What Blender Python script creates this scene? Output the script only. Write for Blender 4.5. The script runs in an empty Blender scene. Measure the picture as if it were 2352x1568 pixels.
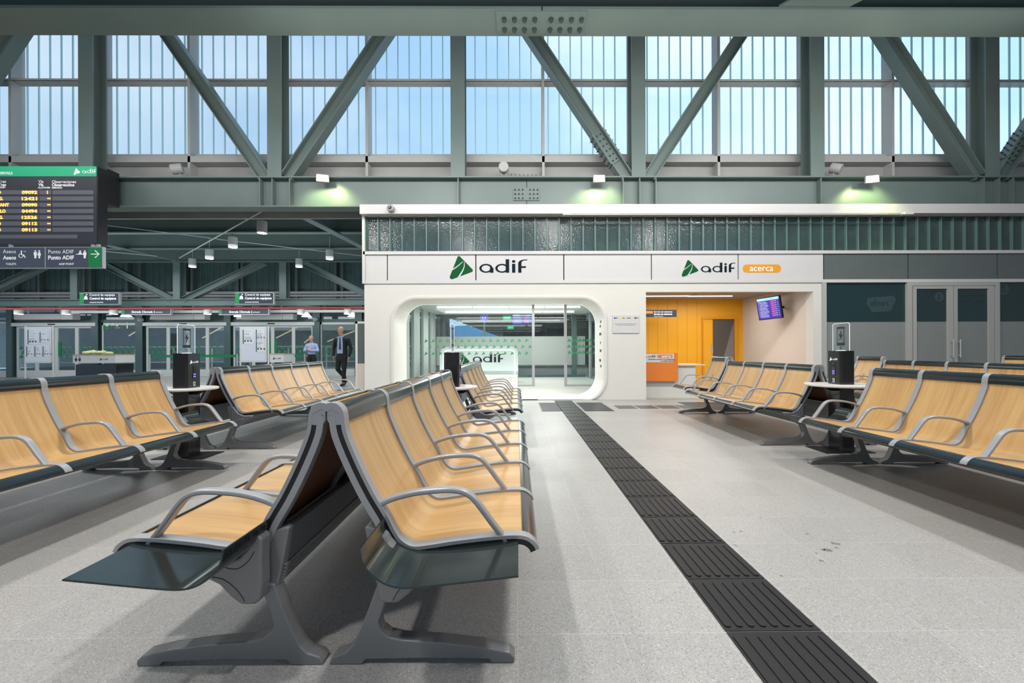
import bpy, bmesh, math, random
from mathutils import Vector, Matrix
random.seed(7)
PI = math.pi
scene = bpy.context.scene
COL = scene.collection
# ------------------------------------------------------------------ camera
W_, H_ = 2352.0, 1568.0
FPX = 1000.0; CX, CY = 1194.0, 803.0; YAW = .0080; ROLL = .0038; EYE = 1.13
cy_, sy_ = math.cos(YAW), math.sin(YAW); cr_, sr_ = math.cos(ROLL), math.sin(ROLL)
fwd = Vector((sy_, cy_, 0)); rgt = Vector((cy_, -sy_, 0)); up = Vector((0, 0, 1))
cam_d = bpy.data.cameras.new('camera'); cam = bpy.data.objects.new('camera', cam_d); COL.objects.link(cam)
xc = rgt*cr_ - up*sr_; yc = rgt*sr_ + up*cr_
M = Matrix.Identity(4)
for i in range(3):
    M[i][0] = xc[i]; M[i][1] = yc[i]; M[i][2] = -fwd[i]
M[2][3] = EYE
cam.matrix_world = M
cam_d.sensor_width = 36; cam_d.lens = 36*FPX/W_
cam_d.shift_x = -(CX-W_/2)/W_; cam_d.shift_y = (CY-H_/2)/W_
cam_d.clip_start = .05; cam_d.clip_end = 500
scene.camera = cam

def ray(px, py):
    a = (px-CX)/FPX; b = (CY-py)/FPX
    u = a*cr_ + b*sr_; v = -a*sr_ + b*cr_
    return fwd + rgt*u + up*v
def P(px, py, Y):                       # pixel -> point on the plane y = Y
    d = ray(px, py); t = Y/d.y
    return Vector((d.x*t, Y, EYE + d.z*t))
def PZ(px, py, Z):                      # pixel -> point on the plane z = Z
    d = ray(px, py); t = (Z-EYE)/d.z
    return Vector((d.x*t, d.y*t, Z))

# ------------------------------------------------------------------ materials
def newmat(name):
    m = bpy.data.materials.new(name); m.use_nodes = True
    nt = m.node_tree; bs = nt.nodes.get('Principled BSDF')
    return m, nt, bs
def setc(s, c): s.default_value = (c[0], c[1], c[2], 1)
def mat(name, c, rough=.5, metal=0, var=0, vscale=4, bump=0, bscale=60, emit=None, es=0, spec=.5, coat=0):
    m, nt, bs = newmat(name)
    setc(bs.inputs['Base Color'], c); bs.inputs['Roughness'].default_value = rough
    bs.inputs['Metallic'].default_value = metal; bs.inputs['Specular IOR Level'].default_value = spec
    if coat: bs.inputs['Coat Weight'].default_value = coat
    if emit: setc(bs.inputs['Emission Color'], emit); bs.inputs['Emission Strength'].default_value = es
    tc = nt.nodes.new('ShaderNodeTexCoord')
    n = nt.nodes.new('ShaderNodeTexNoise'); n.inputs['Scale'].default_value = vscale; n.inputs['Detail'].default_value = 3
    nt.links.new(tc.outputs['Object'], n.inputs['Vector'])
    if var:
        mx = nt.nodes.new('ShaderNodeMix'); mx.data_type = 'RGBA'
        setc(mx.inputs[6], [k*(1-var) for k in c]); setc(mx.inputs[7], [min(1, k*(1+var)) for k in c])
        nt.links.new(n.outputs['Fac'], mx.inputs[0]); nt.links.new(mx.outputs[2], bs.inputs['Base Color'])
    if bump:
        n2 = nt.nodes.new('ShaderNodeTexNoise'); n2.inputs['Scale'].default_value = bscale
        nt.links.new(tc.outputs['Object'], n2.inputs['Vector'])
        b = nt.nodes.new('ShaderNodeBump'); b.inputs['Strength'].default_value = bump; b.inputs['Distance'].default_value = .01
        nt.links.new(n2.outputs['Fac'], b.inputs['Height']); nt.links.new(b.outputs['Normal'], bs.inputs['Normal'])
    return m
def glassmat(name, tint, gl=.1, rough=.02, frost=0):
    m, nt, bs = newmat(name); nt.nodes.remove(bs)
    out = nt.nodes['Material Output']
    t = nt.nodes.new('ShaderNodeBsdfTransparent'); setc(t.inputs['Color'], tint)
    g = nt.nodes.new('ShaderNodeBsdfGlossy'); g.inputs['Roughness'].default_value = rough
    mx = nt.nodes.new('ShaderNodeMixShader'); mx.inputs[0].default_value = gl
    src = t.outputs[0]
    if frost:
        tr = nt.nodes.new('ShaderNodeBsdfDiffuse'); setc(tr.inputs['Color'], (.50, .54, .51))
        tl = nt.nodes.new('ShaderNodeBsdfTranslucent'); setc(tl.inputs['Color'], (.6, .63, .6))
        a = nt.nodes.new('ShaderNodeMixShader'); a.inputs[0].default_value = .4
        nt.links.new(tr.outputs[0], a.inputs[1]); nt.links.new(tl.outputs[0], a.inputs[2])
        b = nt.nodes.new('ShaderNodeMixShader'); b.inputs[0].default_value = frost
        nt.links.new(t.outputs[0], b.inputs[1]); nt.links.new(a.outputs[0], b.inputs[2]); src = b.outputs[0]
    nt.links.new(src, mx.inputs[1]); nt.links.new(g.outputs[0], mx.inputs[2]); nt.links.new(mx.outputs[0], out.inputs[0])
    return m
def emis(name, c, s): return mat(name, (0, 0, 0), .6, emit=c, es=s)

def woodmat(name, c1, c2, rough=.32):
    m, nt, bs = newmat(name)
    uv = nt.nodes.new('ShaderNodeUVMap'); mp = nt.nodes.new('ShaderNodeMapping')
    mp.inputs['Scale'].default_value = (34, 1.6, 1)
    nt.links.new(uv.outputs[0], mp.inputs[0])
    oi = nt.nodes.new('ShaderNodeObjectInfo'); mu = nt.nodes.new('ShaderNodeMath'); mu.operation = 'MULTIPLY'; mu.inputs[1].default_value = 40
    nt.links.new(oi.outputs['Random'], mu.inputs[0])
    n = nt.nodes.new('ShaderNodeTexNoise'); n.noise_dimensions = '4D'; n.inputs['Scale'].default_value = 1.3; n.inputs['Detail'].default_value = 6; n.inputs['Distortion'].default_value = .6
    nt.links.new(mp.outputs[0], n.inputs['Vector']); nt.links.new(mu.outputs[0], n.inputs['W'])
    mp2 = nt.nodes.new('ShaderNodeMapping'); mp2.inputs['Scale'].default_value = (5, .35, 1); nt.links.new(uv.outputs[0], mp2.inputs[0])
    n2 = nt.nodes.new('ShaderNodeTexNoise'); n2.noise_dimensions = '4D'; n2.inputs['Scale'].default_value = 2.0; n2.inputs['Detail'].default_value = 2
    nt.links.new(mp2.outputs[0], n2.inputs['Vector']); nt.links.new(mu.outputs[0], n2.inputs['W'])
    ad = nt.nodes.new('ShaderNodeMath'); ad.operation = 'ADD'; nt.links.new(n.outputs['Fac'], ad.inputs[0]); nt.links.new(n2.outputs['Fac'], ad.inputs[1])
    cr = nt.nodes.new('ShaderNodeValToRGB'); cr.color_ramp.elements[0].position = .33; cr.color_ramp.elements[1].position = .72
    hf = nt.nodes.new('ShaderNodeMath'); hf.operation = 'MULTIPLY'; hf.inputs[1].default_value = .5; nt.links.new(ad.outputs[0], hf.inputs[0])
    cr.color_ramp.elements[0].color = (*c1, 1); cr.color_ramp.elements[1].color = (*c2, 1)
    nt.links.new(hf.outputs[0], cr.inputs[0]); nt.links.new(cr.outputs[0], bs.inputs['Base Color'])
    bs.inputs['Roughness'].default_value = rough
    return m

def floormat():
    m, nt, bs = newmat('terrazzo_floor')
    N = nt.nodes; L = nt.links
    tc = N.new('ShaderNodeTexCoord'); sp = N.new('ShaderNodeSeparateXYZ'); L.new(tc.outputs['Object'], sp.inputs[0])
    def mth(op, a, b=None, c=None):
        n = N.new('ShaderNodeMath'); n.operation = op
        for i, k in enumerate((a, b, c)):
            if k is None: continue
            if isinstance(k, (int, float)): n.inputs[i].default_value = k
            else: L.new(k, n.inputs[i])
        return n.outputs[0]
    gx = mth('DIVIDE', mth('SUBTRACT', sp.outputs[0], .001), .41); gy = mth('DIVIDE', mth('SUBTRACT', sp.outputs[1], 1.73), .3953)
    fx = mth('ABSOLUTE', mth('SUBTRACT', mth('FRACT', gx), .5)); fy = mth('ABSOLUTE', mth('SUBTRACT', mth('FRACT', gy), .5))
    line = mth('MAXIMUM', mth('GREATER_THAN', fx, .4965), mth('GREATER_THAN', fy, .4955))
    cmb = N.new('ShaderNodeCombineXYZ'); L.new(mth('FLOOR', gx), cmb.inputs[0]); L.new(mth('FLOOR', gy), cmb.inputs[1])
    wn = N.new('ShaderNodeTexWhiteNoise'); wn.noise_dimensions = '2D'; L.new(cmb.outputs[0], wn.inputs['Vector'])
    v1 = N.new('ShaderNodeTexVoronoi'); v1.inputs['Scale'].default_value = 260; L.new(tc.outputs['Object'], v1.inputs['Vector'])
    v2 = N.new('ShaderNodeTexVoronoi'); v2.inputs['Scale'].default_value = 130; L.new(tc.outputs['Object'], v2.inputs['Vector'])
    nz = N.new('ShaderNodeTexNoise'); nz.inputs['Scale'].default_value = 60; nz.inputs['Detail'].default_value = 4; L.new(tc.outputs['Object'], nz.inputs['Vector'])
    base = N.new('ShaderNodeMix'); base.data_type = 'RGBA'; setc(base.inputs[6], (.320, .312, .298)); setc(base.inputs[7], (.360, .352, .338)); L.new(wn.outputs[0], base.inputs[0])
    def over(prev, fac, col):
        x = N.new('ShaderNodeMix'); x.data_type = 'RGBA'; L.new(fac, x.inputs[0]); L.new(prev, x.inputs[6]); setc(x.inputs[7], col); return x.outputs[2]
    vc = N.new('ShaderNodeSeparateColor'); L.new(v1.outputs['Color'], vc.inputs[0])
    vc2 = N.new('ShaderNodeSeparateColor'); L.new(v2.outputs['Color'], vc2.inputs[0])
    c = over(base.outputs[2], mth('MULTIPLY', mth('GREATER_THAN', vc.outputs[0], .86), .55), (.16, .15, .14))
    c = over(c, mth('MULTIPLY', mth('LESS_THAN', vc.outputs[1], .10), .55), (.62, .61, .58))
    c = over(c, mth('MULTIPLY', mth('GREATER_THAN', vc2.outputs[0], .95), mth('MULTIPLY', mth('LESS_THAN', v2.outputs['Distance'], .45), .6)), (.13, .12, .11))
    c = over(c, mth('MULTIPLY', nz.outputs['Fac'], .35), (.29, .28, .26))
    c = over(c, mth('MULTIPLY', line, .5), (.52, .51, .49))
    # a patch of stains on the slabs to the right of the strip
    L.new(c, bs.inputs['Base Color'])
    n3 = N.new('ShaderNodeTexNoise'); n3.inputs['Scale'].default_value = 1.5; L.new(tc.outputs['Object'], n3.inputs['Vector'])
    L.new(mth('MULTIPLY_ADD', n3.outputs['Fac'], .16, .27), bs.inputs['Roughness'])
    bs.inputs['Specular IOR Level'].default_value = .55
    return m

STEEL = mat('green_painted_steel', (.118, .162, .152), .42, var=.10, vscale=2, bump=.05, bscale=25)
STEELD = mat('shaded_green_painted_steel', (.028, .050, .046), .5, var=.1)  # same green paint, shade put into the colour for unlit steel
TEAL = mat('teal_painted_steel', (.055, .10, .10), .4, var=.1)
ALU = mat('silver_painted_aluminium', (.33, .335, .345), .38, metal=.35, var=.03)
ALUD = mat('dark_cast_aluminium', (.20, .205, .21), .42, metal=.4, var=.05)
WHITEF = mat('white_frame', (.62, .62, .60), .5, var=.03)
FRAME = mat('grey_window_frame', (.40, .40, .385), .45, var=.04)
WOOD = woodmat('beech_plywood', (.40, .222, .078), (.60, .385, .158))
WOODR = woodmat('shaded_rear_plywood', (.14, .045, .016), (.24, .085, .032), .4)  # beech rear face, its shade put into the darker brown
EDGE = mat('dark_green_gloss_edge', (.010, .016, .017), .14, spec=.5)
BLACK = mat('black_rubber', (.008, .008, .008), .6)
BLACKG = mat('black_gloss_lacquer', (.010, .010, .011), .22, coat=.3)
TABLE = mat('dark_polished_steel_sheet', (.05, .065, .065), .13, metal=.75)
WALL = mat('warm_white_wall_panel', (.66, .645, .60), .45, var=.02)
WALLP = mat('pale_beige_wall', (.62, .54, .47), .6, var=.02)
PANEL = mat('light_grey_fascia_panel', (.58, .575, .57), .4, var=.02)
PANELD = mat('grey_back_painted_glass', (.115, .135, .135), .15, var=.1)
ORANGE = mat('yellow_orange_panel', (.88, .40, .012), .4, var=.05, vscale=1)
ORANGE2 = mat('orange_front', (.72, .20, .03), .4)
GREEN = mat('logo_green', (.002, .085, .022), .6, spec=.15)
NAVY = mat('logo_navy', (.003, .012, .022), .6, spec=.12)
WHITE = mat('white_lettering', (.85, .85, .85), .5, emit=(1, 1, 1), es=.25)
SIGND2 = mat('dark_navy_sign_face', (.018, .024, .042), .45)
SIGND = mat('dark_blue_grey_sign_face', (.055, .065, .095), .45, emit=(.3, .35, .5), es=.04)
SIGNG = mat('green_sign_face', (.005, .20, .05), .45, emit=(0, .4, .1), es=.08)
HEADG = mat('green_header_face', (.0, .42, .20), .45, emit=(0, .5, .22), es=.2)
BOARD = mat('dark_board_face', (.045, .042, .055), .5)
BOARDS = mat('grey_display_strip', (.16, .16, .18), .5)
BOARDK = mat('black_board_side', (.012, .012, .014), .5)
LED = emis('amber_led', (1, .34, .05), 4.5)
SILVER = mat('matte_silver_frame', (.45, .45, .45), .4, metal=.3)
LAMPB = mat('white_lamp_body', (.42, .42, .41), .5)
LAMPE = emis('lamp_lens', (1, .97, .9), 14)
LAMPF = emis('flood_lens', (.95, 1, .85), 30)
LEDW = emis('white_led_tube', (1, .98, .93), 7)
LEDR = emis('white_led_trim', (1, .98, .94), 1.6)
GLASS = glassmat('clear_glass', (.92, .96, .95), .04)
GLASSD = glassmat('tinted_glass', (.80, .89, .87), .07)
GLASSDK = mat('dark_glass_upper', (.010, .035, .040), .06, spec=.7)
FROSTD = mat('grey_frosted_glass', (.225, .245, .24), .35, var=.05, vscale=.7)
FROST = glassmat('frosted_glass', (.7, .75, .72), .03, .2, frost=.85)
ACRY = glassmat('acrylic_sheet', (.80, .84, .88), .12, .03, frost=.18)
UGL = glassmat('channel_glass', (.93, .97, .97), .04, .08)
URIB = mat('channel_glass_rib', (.30, .50, .56), .3, emit=(.25, .48, .56), es=.22)  # ribs given a faint glow of their own to lighten them
UDARK = mat('dark_channel_glass', (.040, .068, .064), .12, var=.35, vscale=3, bump=.25, bscale=30, spec=.6)
UDRIB = mat('teal_glass_rib', (.11, .20, .185), .3)
TACT = mat('anthracite_tactile_tile', (.012, .0105, .0105), .45, var=.45, vscale=3, spec=.3)
TACTB = mat('dark_band_tile', (.06, .06, .062), .35, var=.3, vscale=3)
SCREEN = emis('screen_blue', (.06, .04, .40), 1.1)
SCRT = emis('screen_text', (.8, .8, 1), 1.6)
SCRP = emis('screen_pink', (1, .08, .35), 1.4)
SCRC = emis('screen_cyan', (.35, .75, .95), 1.2)
SCRG = emis('screen_green', (.0, .55, .25), 1.0)
RED = mat('red_pipe', (.13, .006, .010), .5)
PAPER = mat('white_paper', (.70, .71, .74), .6)
INKB = mat('ink_dark_teal', (.03, .10, .12), .6)
INK = mat('ink_black', (.02, .02, .025), .6)
ROOFD = mat('dark_roof', (.012, .022, .020), .7)
STONE = mat('grey_stone_wall', (.16, .17, .18), .7, var=.5, vscale=2, bump=.5, bscale=6)
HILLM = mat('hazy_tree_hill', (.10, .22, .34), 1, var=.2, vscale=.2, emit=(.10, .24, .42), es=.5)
SKIN = mat('skin', (.50, .27, .18), .5)
SUIT = mat('black_suit', (.010, .010, .012), .8, var=.2)
SHIRT = mat('light_blue_shirt', (.36, .42, .66), .8, var=.08, vscale=20)
HAIR = mat('short_grey_hair', (.28, .26, .25), .8)
TIE = mat('dark_blue_tie', (.03, .045, .08), .6)
LEATH = mat('black_leather', (.012, .012, .012), .35)
BANDG = mat('green_belt_band', (.0, .18, .06), .5)
PLAST = mat('clear_plastic_bags', (.55, .65, .30), .3)
OFLOOR = mat('pale_office_floor', (.50, .48, .43), .35, var=.03)

# ------------------------------------------------------------------ mesh helper
class MB:
    def __init__(s): s.v = []; s.f = []; s.m = []; s.uv = {}
    def face(s, idx, m=0): s.f.append(tuple(idx)); s.m.append(m)
    def add(s, vs): b = len(s.v); s.v += [tuple(v) for v in vs]; return b
    def box(s, x0, x1, y0, y1, z0, z1, m=0):
        if x0 > x1: x0, x1 = x1, x0
        if y0 > y1: y0, y1 = y1, y0
        if z0 > z1: z0, z1 = z1, z0
        b = s.add([(x0,y0,z0),(x1,y0,z0),(x1,y1,z0),(x0,y1,z0),(x0,y0,z1),(x1,y0,z1),(x1,y1,z1),(x0,y1,z1)])
        for q in ((0,3,2,1),(4,5,6,7),(0,1,5,4),(1,2,6,5),(2,3,7,6),(3,0,4,7)): s.face([b+i for i in q], m)
        return s
    def prism(s, pts, o, u, w, n, t0, t1, m=0):          # polygon pts in (u,w), extruded along n
        o, u, w, n = Vector(o), Vector(u), Vector(w), Vector(n)
        A = [o + u*a + w*b + n*t0 for a, b in pts]; B = [o + u*a + w*b + n*t1 for a, b in pts]
        k = len(pts); b = s.add(A + B)
        s.face([b+i for i in range(k)][::-1], m); s.face([b+k+i for i in range(k)], m)
        for i in range(k): j = (i+1) % k; s.face((b+i, b+j, b+k+j, b+k+i), m)
        return s
    def poly(s, pts, o, u, w, m=0):
        o, u, w = Vector(o), Vector(u), Vector(w)
        b = s.add([o + u*a + w*c for a, c in pts]); s.face([b+i for i in range(len(pts))], m); return s
    def tube(s, path, r, n=8, m=0, cap=True):
        path = [Vector(p) for p in path]; rings = []
        rs = r if isinstance(r, (list, tuple)) else [r]*len(path)
        for i, p in enumerate(path):
            t = (path[min(i+1, len(path)-1)] - path[max(i-1, 0)]).normalized()
            a = Vector((0, 0, 1)) if abs(t.z) < .9 else Vector((1, 0, 0))
            x = t.cross(a).normalized(); y = t.cross(x).normalized()
            rings.append(s.add([p + (x*math.cos(2*PI*k/n) + y*math.sin(2*PI*k/n))*rs[i] for k in range(n)]))
        for a, b in zip(rings, rings[1:]):
            for k in range(n): j = (k+1) % n; s.face((a+k, a+j, b+j, b+k), m)
        if cap: s.face([rings[0]+k for k in range(n)][::-1], m); s.face([rings[-1]+k for k in range(n)], m)
        return s
    def cyl(s, c, r, z0, z1, n=24, m=0): return s.tube([(c[0], c[1], z0), (c[0], c[1], z1)], r, n, m)
    def ibeam(s, p0, p1, dep, wid, tf=.025, tw=.02, side=(0, 1, 0), m=0):   # flanges perpendicular to 'side x axis'; wid runs along side
        p0, p1 = Vector(p0), Vector(p1); t = (p1-p0).normalized(); sd = Vector(side)
        sd = (sd - t*sd.dot(t)).normalized(); h = t.cross(sd).normalized()
        def bar(a0, a1, b0, b1):
            q = [(a0, b0), (a1, b0), (a1, b1), (a0, b1)]
            s.prism(q, p0, h, sd, t, 0, (p1-p0).length, m)
        bar(dep/2-tf, dep/2, -wid/2, wid/2); bar(-dep/2, -dep/2+tf, -wid/2, wid/2); bar(-dep/2+tf, dep/2-tf, -tw/2, tw/2)
        return s
    def ribbon(s, path, o0, o1, y0, y1, m=0, uv=False):   # path in (x,z), slab between two normal offsets, swept y0..y1
        k = len(path); lo = []; hi = []
        for i in range(k):
            a = path[max(i-1, 0)]; b = path[min(i+1, k-1)]
            tx, tz = b[0]-a[0], b[1]-a[1]; l = math.hypot(tx, tz) or 1; nx, nz = -tz/l, tx/l
            f0 = o0[i] if isinstance(o0, list) else o0; f1 = o1[i] if isinstance(o1, list) else o1
            lo.append((path[i][0]+nx*f0, path[i][1]+nz*f0)); hi.append((path[i][0]+nx*f1, path[i][1]+nz*f1))
        ring = []
        for i in range(k):
            ring.append(s.add([(lo[i][0], y0, lo[i][1]), (lo[i][0], y1, lo[i][1]), (hi[i][0], y1, hi[i][1]), (hi[i][0], y0, hi[i][1])]))
        L = 0; acc = [0]
        for i in range(1, k): L += math.hypot(path[i][0]-path[i-1][0], path[i][1]-path[i-1][1]); acc.append(L)
        for i in range(k):
            for q, yy in enumerate((y0, y1, y1, y0)): s.uv[ring[i]+q] = (yy, acc[i])
        for i in range(k-1):
            for q in range(4): r = (q+1) % 4; s.face((ring[i]+q, ring[i]+r, ring[i+1]+r, ring[i+1]+q), m)
        s.face([ring[0]+q for q in range(4)][::-1], m); s.face([ring[-1]+q for q in range(4)], m)
        return s
    def text(s, txt, o, u, w, width=None, height=None, bold=0, align='L', m=0):
        vs, fs = text_geo(txt, bold)
        if not vs: return s
        x0 = min(v[0] for v in vs); x1 = max(v[0] for v in vs); z0 = min(v[1] for v in vs); z1 = max(v[1] for v in vs)
        sx = (width/(x1-x0)) if width else None; sz = (height/(z1-z0)) if height else None
        if sx is None: sx = sz
        if sz is None: sz = sx
        off = {'L': x0, 'C': (x0+x1)/2, 'R': x1}[align]
        o, u, w = Vector(o), Vector(u), Vector(w)
        b = s.add([o + u*((v[0]-off)*sx) + w*((v[1]-z0)*sz) for v in vs])
        for f in fs: s.face([b+i for i in f], m)
        return s
_tc = {}
def text_geo(txt, bold=0):
    if (txt, bold) in _tc: return _tc[(txt, bold)]
    cu = bpy.data.curves.new('lettering', 'FONT'); cu.body = txt; cu.size = 1; cu.resolution_u = 3; cu.offset = bold
    o = bpy.data.objects.new('lettering', cu); COL.objects.link(o)
    me = bpy.data.meshes.new_from_object(o)
    r = ([tuple(v.co) for v in me.vertices], [tuple(p.vertices) for p in me.polygons])
    bpy.data.objects.remove(o); bpy.data.curves.remove(cu); bpy.data.meshes.remove(me)
    _tc[(txt, bold)] = r; return r

def base_of(o):
    L = Vector((0, 0, 0))
    while o: L += o.location; o = o.parent
    return L
def ob(name, mb, mats, parent=None, bevel=0, smooth=False, seg=2, center=True, label=None, cat=None, group=None, kind=None):
    if not isinstance(mats, (list, tuple)): mats = [mats]
    me = bpy.data.meshes.new(name)
    if parent is not None: off = base_of(parent)
    elif center and mb.v:
        xs = [v[0] for v in mb.v]; ys = [v[1] for v in mb.v]; zs = [v[2] for v in mb.v]
        off = Vector(((min(xs)+max(xs))/2, (min(ys)+max(ys))/2, min(zs)))
    else: off = Vector((0, 0, 0))
    me.from_pydata([(v[0]-off.x, v[1]-off.y, v[2]-off.z) for v in mb.v], [], mb.f)
    for m_ in mats: me.materials.append(m_)
    for p, mi in zip(me.polygons, mb.m): p.material_index = mi; p.use_smooth = smooth
    if mb.uv:
        ul = me.uv_layers.new(name='UVMap')
        for lp in me.loops: ul.data[lp.index].uv = mb.uv.get(lp.vertex_index, (0, 0))
    bm = bmesh.new(); bm.from_mesh(me); bmesh.ops.recalc_face_normals(bm, faces=bm.faces); bm.to_mesh(me); bm.free()
    o = bpy.data.objects.new(name, me); COL.objects.link(o)
    if parent is not None: o.parent = parent
    else: o.location = off
    if bevel:
        b = o.modifiers.new('bevel', 'BEVEL'); b.width = bevel; b.segments = seg; b.limit_method = 'ANGLE'; b.angle_limit = math.radians(35)
    tag(o, label, cat, group, kind)
    return o
def tag(o, label=None, cat=None, group=None, kind=None):
    if label: o['label'] = label
    if cat: o['category'] = cat
    if group: o['group'] = group
    if kind: o['kind'] = kind
    return o
def thing(name, loc, label, cat, group=None, rz=0):
    o = bpy.data.objects.new(name, None); COL.objects.link(o); o.location = loc; o.rotation_euler = (0, 0, rz)
    o.empty_display_size = .1
    return tag(o, label, cat, group)
def struct(name, mb, mats, parent=None, **k): return ob(name, mb, mats, parent, kind=None if parent else 'structure', **k)
def copy_tree(o, parent=None):
    c = o.copy(); COL.objects.link(c)
    if parent is not None: c.parent = parent
    for ch in list(o.children): copy_tree(ch, c)
    return c
def smooth_path(pts, n=6):
    out = []
    for i in range(len(pts)-1):
        p0 = pts[max(i-1, 0)]; p1 = pts[i]; p2 = pts[i+1]; p3 = pts[min(i+2, len(pts)-1)]
        for k in range(n):
            t = k/n
            out.append(tuple(.5*((2*p1[j]) + (-p0[j]+p2[j])*t + (2*p0[j]-5*p1[j]+4*p2[j]-p3[j])*t*t + (-p0[j]+3*p1[j]-3*p2[j]+p3[j])*t**3) for j in range(len(p1))))
    out.append(tuple(pts[-1])); return out
def rrect(x0, x1, z0, z1, r, n=8):
    pts = []
    for cx, cz, a0 in ((x1-r, z1-r, 0), (x0+r, z1-r, 90), (x0+r, z0+r, 180), (x1-r, z0+r, 270)):
        for k in range(n+1):
            a = math.radians(a0 + 90*k/n); pts.append((cx+r*math.cos(a), cz+r*math.sin(a)))
    return pts
X_, Y_, Z_ = (1, 0, 0), (0, 1, 0), (0, 0, 1)

# logo of the rail company: rounded triangle with two pale tracks, and its lettering
def logo_tri(mb, o, u, w, h, m=0, ms=1, lift=None):
    o, u, w = Vector(o), Vector(u), Vector(w); n = u.cross(w).normalized()*(.0012 if lift is None else lift)
    # unit triangle: apex top-left, right corner, lower-left foot
    C = [(.40, .93, .07), (.93, .38, .07), (.09, .09, .09)]
    pts = []
    corners = [(.40, 1.0), (1.0, .37), (.0, .0)]
    for i, (cx, cz, r) in enumerate(C):
        prv = C[i-1]; nxt = C[(i+1) % 3]
        def ang(a, b):
            d = math.atan2(b[1]-a[1], b[0]-a[0]); return d + PI/2
        a0 = ang(prv, C[i]); a1 = ang(C[i], nxt)
        while a1 > a0: a1 -= 2*PI
        for k in range(6):
            a = a0 + (a1-a0)*k/5; pts.append((cx + r*math.cos(a), cz + r*math.sin(a)))
    mb.poly([(a*h, b*h) for a, b in pts], o, u, w, m)
    for (q, wd0, wd1) in (([(.10, .40), (.34, .56), (.50, .70), (.58, .76)], .050, .016), ([(.34, .02), (.52, .30), (.62, .52), (.64, .74)], .075, .018)):
        q = smooth_path(q, 4); k = len(q); L = []; R = []
        for i in range(k):
            a = q[max(i-1, 0)]; b = q[min(i+1, k-1)]; tx, tz = b[0]-a[0], b[1]-a[1]; l = math.hypot(tx, tz)
            hw = (wd0 + (wd1-wd0)*i/(k-1))/2; L.append((q[i][0]-tz/l*hw, q[i][1]+tx/l*hw)); R.append((q[i][0]+tz/l*hw, q[i][1]-tx/l*hw))
        b0 = mb.add([o + u*(a*h) + w*(b*h) + n for a, b in L] + [o + u*(a*h) + w*(b*h) + n for a, b in R])
        for i in range(k-1): mb.face((b0+i, b0+i+1, b0+k+i+1, b0+k+i), ms)
def logo_word(mb, o, u, w, h, m=0):       # the four letters, x-height about .58 h, total width about 3.6 h
    o, u, w = Vector(o), Vector(u), Vector(w)
    def pt(a, b): return o + u*(a*h) + w*(b*h)
    def ring(cx, cz, rx, rz, ix, iz, a0=0, a1=360, n=28):
        A = []; B = []
        for k in range(n+1):
            a = math.radians(a0 + (a1-a0)*k/n)
            A.append(pt(cx+rx*math.cos(a), cz+rz*math.sin(a))); B.append(pt(cx+ix*math.cos(a), cz+iz*math.sin(a)))
        b = mb.add(A+B)
        for k in range(n): mb.face((b+k, b+k+1, b+n+1+k+1, b+n+1+k), m)
    def rect(a0, a1, c0, c1):
        nn = u.cross(w).normalized()*.0015; b = mb.add([pt(a0, c0)+nn, pt(a1, c0)+nn, pt(a1, c1)+nn, pt(a0, c1)+nn]); mb.face((b, b+1, b+2, b+3), m)
    ring(.50, .33, .50, .33, .33, .235); rect(.80, 1.06, 0, .36); 
    ring(1.70, .33, .50, .33, .33, .235); rect(1.98, 2.24, 0, 1.0)
    rect(2.46, 2.70, 0, .66); ring(2.58, .84, .13, .10, .0, .0)
    rect(2.92, 3.16, 0, .72); ring(3.42, .70, .50, .28, .26, .22, 90, 180, 10); rect(3.42, 3.60, .92, .98); rect(3.16, 3.50, .36, .48)
def full_logo(mb, o, u, w, h, mtri, mtrk, mword, word_gap=1.25, ws=.6):
    logo_tri(mb, o, u, w, h, mtri, mtrk)
    logo_word(mb, Vector(o) + Vector(u)*(h*word_gap) + Vector(w)*(h*.27), u, w, h*ws, mword)

def capsule(mb, a, ra, b, rb, n=14):
    a, b = Vector(a), Vector(b); d = b-a; L = d.length; t = d.normalized() if L > 1e-6 else Vector(Z_)
    ea = ra if isinstance(ra, tuple) else (ra, ra); eb = rb if isinstance(rb, tuple) else (rb, rb)
    if isinstance(ra, tuple) or isinstance(rb, tuple):
        x = Vector(X_); x = (x - t*x.dot(t)).normalized(); y = t.cross(x).normalized()
    else:
        q = Vector(Z_) if abs(t.z) < .9 else Vector(X_); x = t.cross(q).normalized(); y = t.cross(x).normalized()
    rings = []
    def ring(c, rx, ry): rings.append(mb.add([c + x*rx*math.cos(2*PI*k/n) + y*ry*math.sin(2*PI*k/n) for k in range(n)]))
    for g in (-80, -55, -28, 0): c_, s_ = math.cos(math.radians(g)), math.sin(math.radians(g)); ring(a + t*min(ea)*s_, ea[0]*c_, ea[1]*c_)
    for g in (0, 28, 55, 80): c_, s_ = math.cos(math.radians(g)), math.sin(math.radians(g)); ring(b + t*min(eb)*s_, eb[0]*c_, eb[1]*c_)
    for p, q in zip(rings, rings[1:]):
        for k in range(n): j = (k+1) % n; mb.face((p+k, p+j, q+j, q+k))
    mb.face([rings[0]+k for k in range(n)][::-1]); mb.face([rings[-1]+k for k in range(n)])
def skin_obj(name, verts, edges, mats, parent, root=0, sub=2, vox=.008, it=5):
    """one continuous surface grown round a jointed skeleton with a radius per joint"""
    mb = MB()
    for i, j in edges: capsule(mb, verts[i][:3], verts[i][3], verts[j][:3], verts[j][3])
    o = ob(name, mb, mats, parent, smooth=True)
    m = o.modifiers.new('remesh', 'REMESH'); m.mode = 'VOXEL'; m.voxel_size = vox; m.use_smooth_shade = True
    c = o.modifiers.new('smooth', 'SMOOTH'); c.factor = .5; c.iterations = it
    return o
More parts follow.
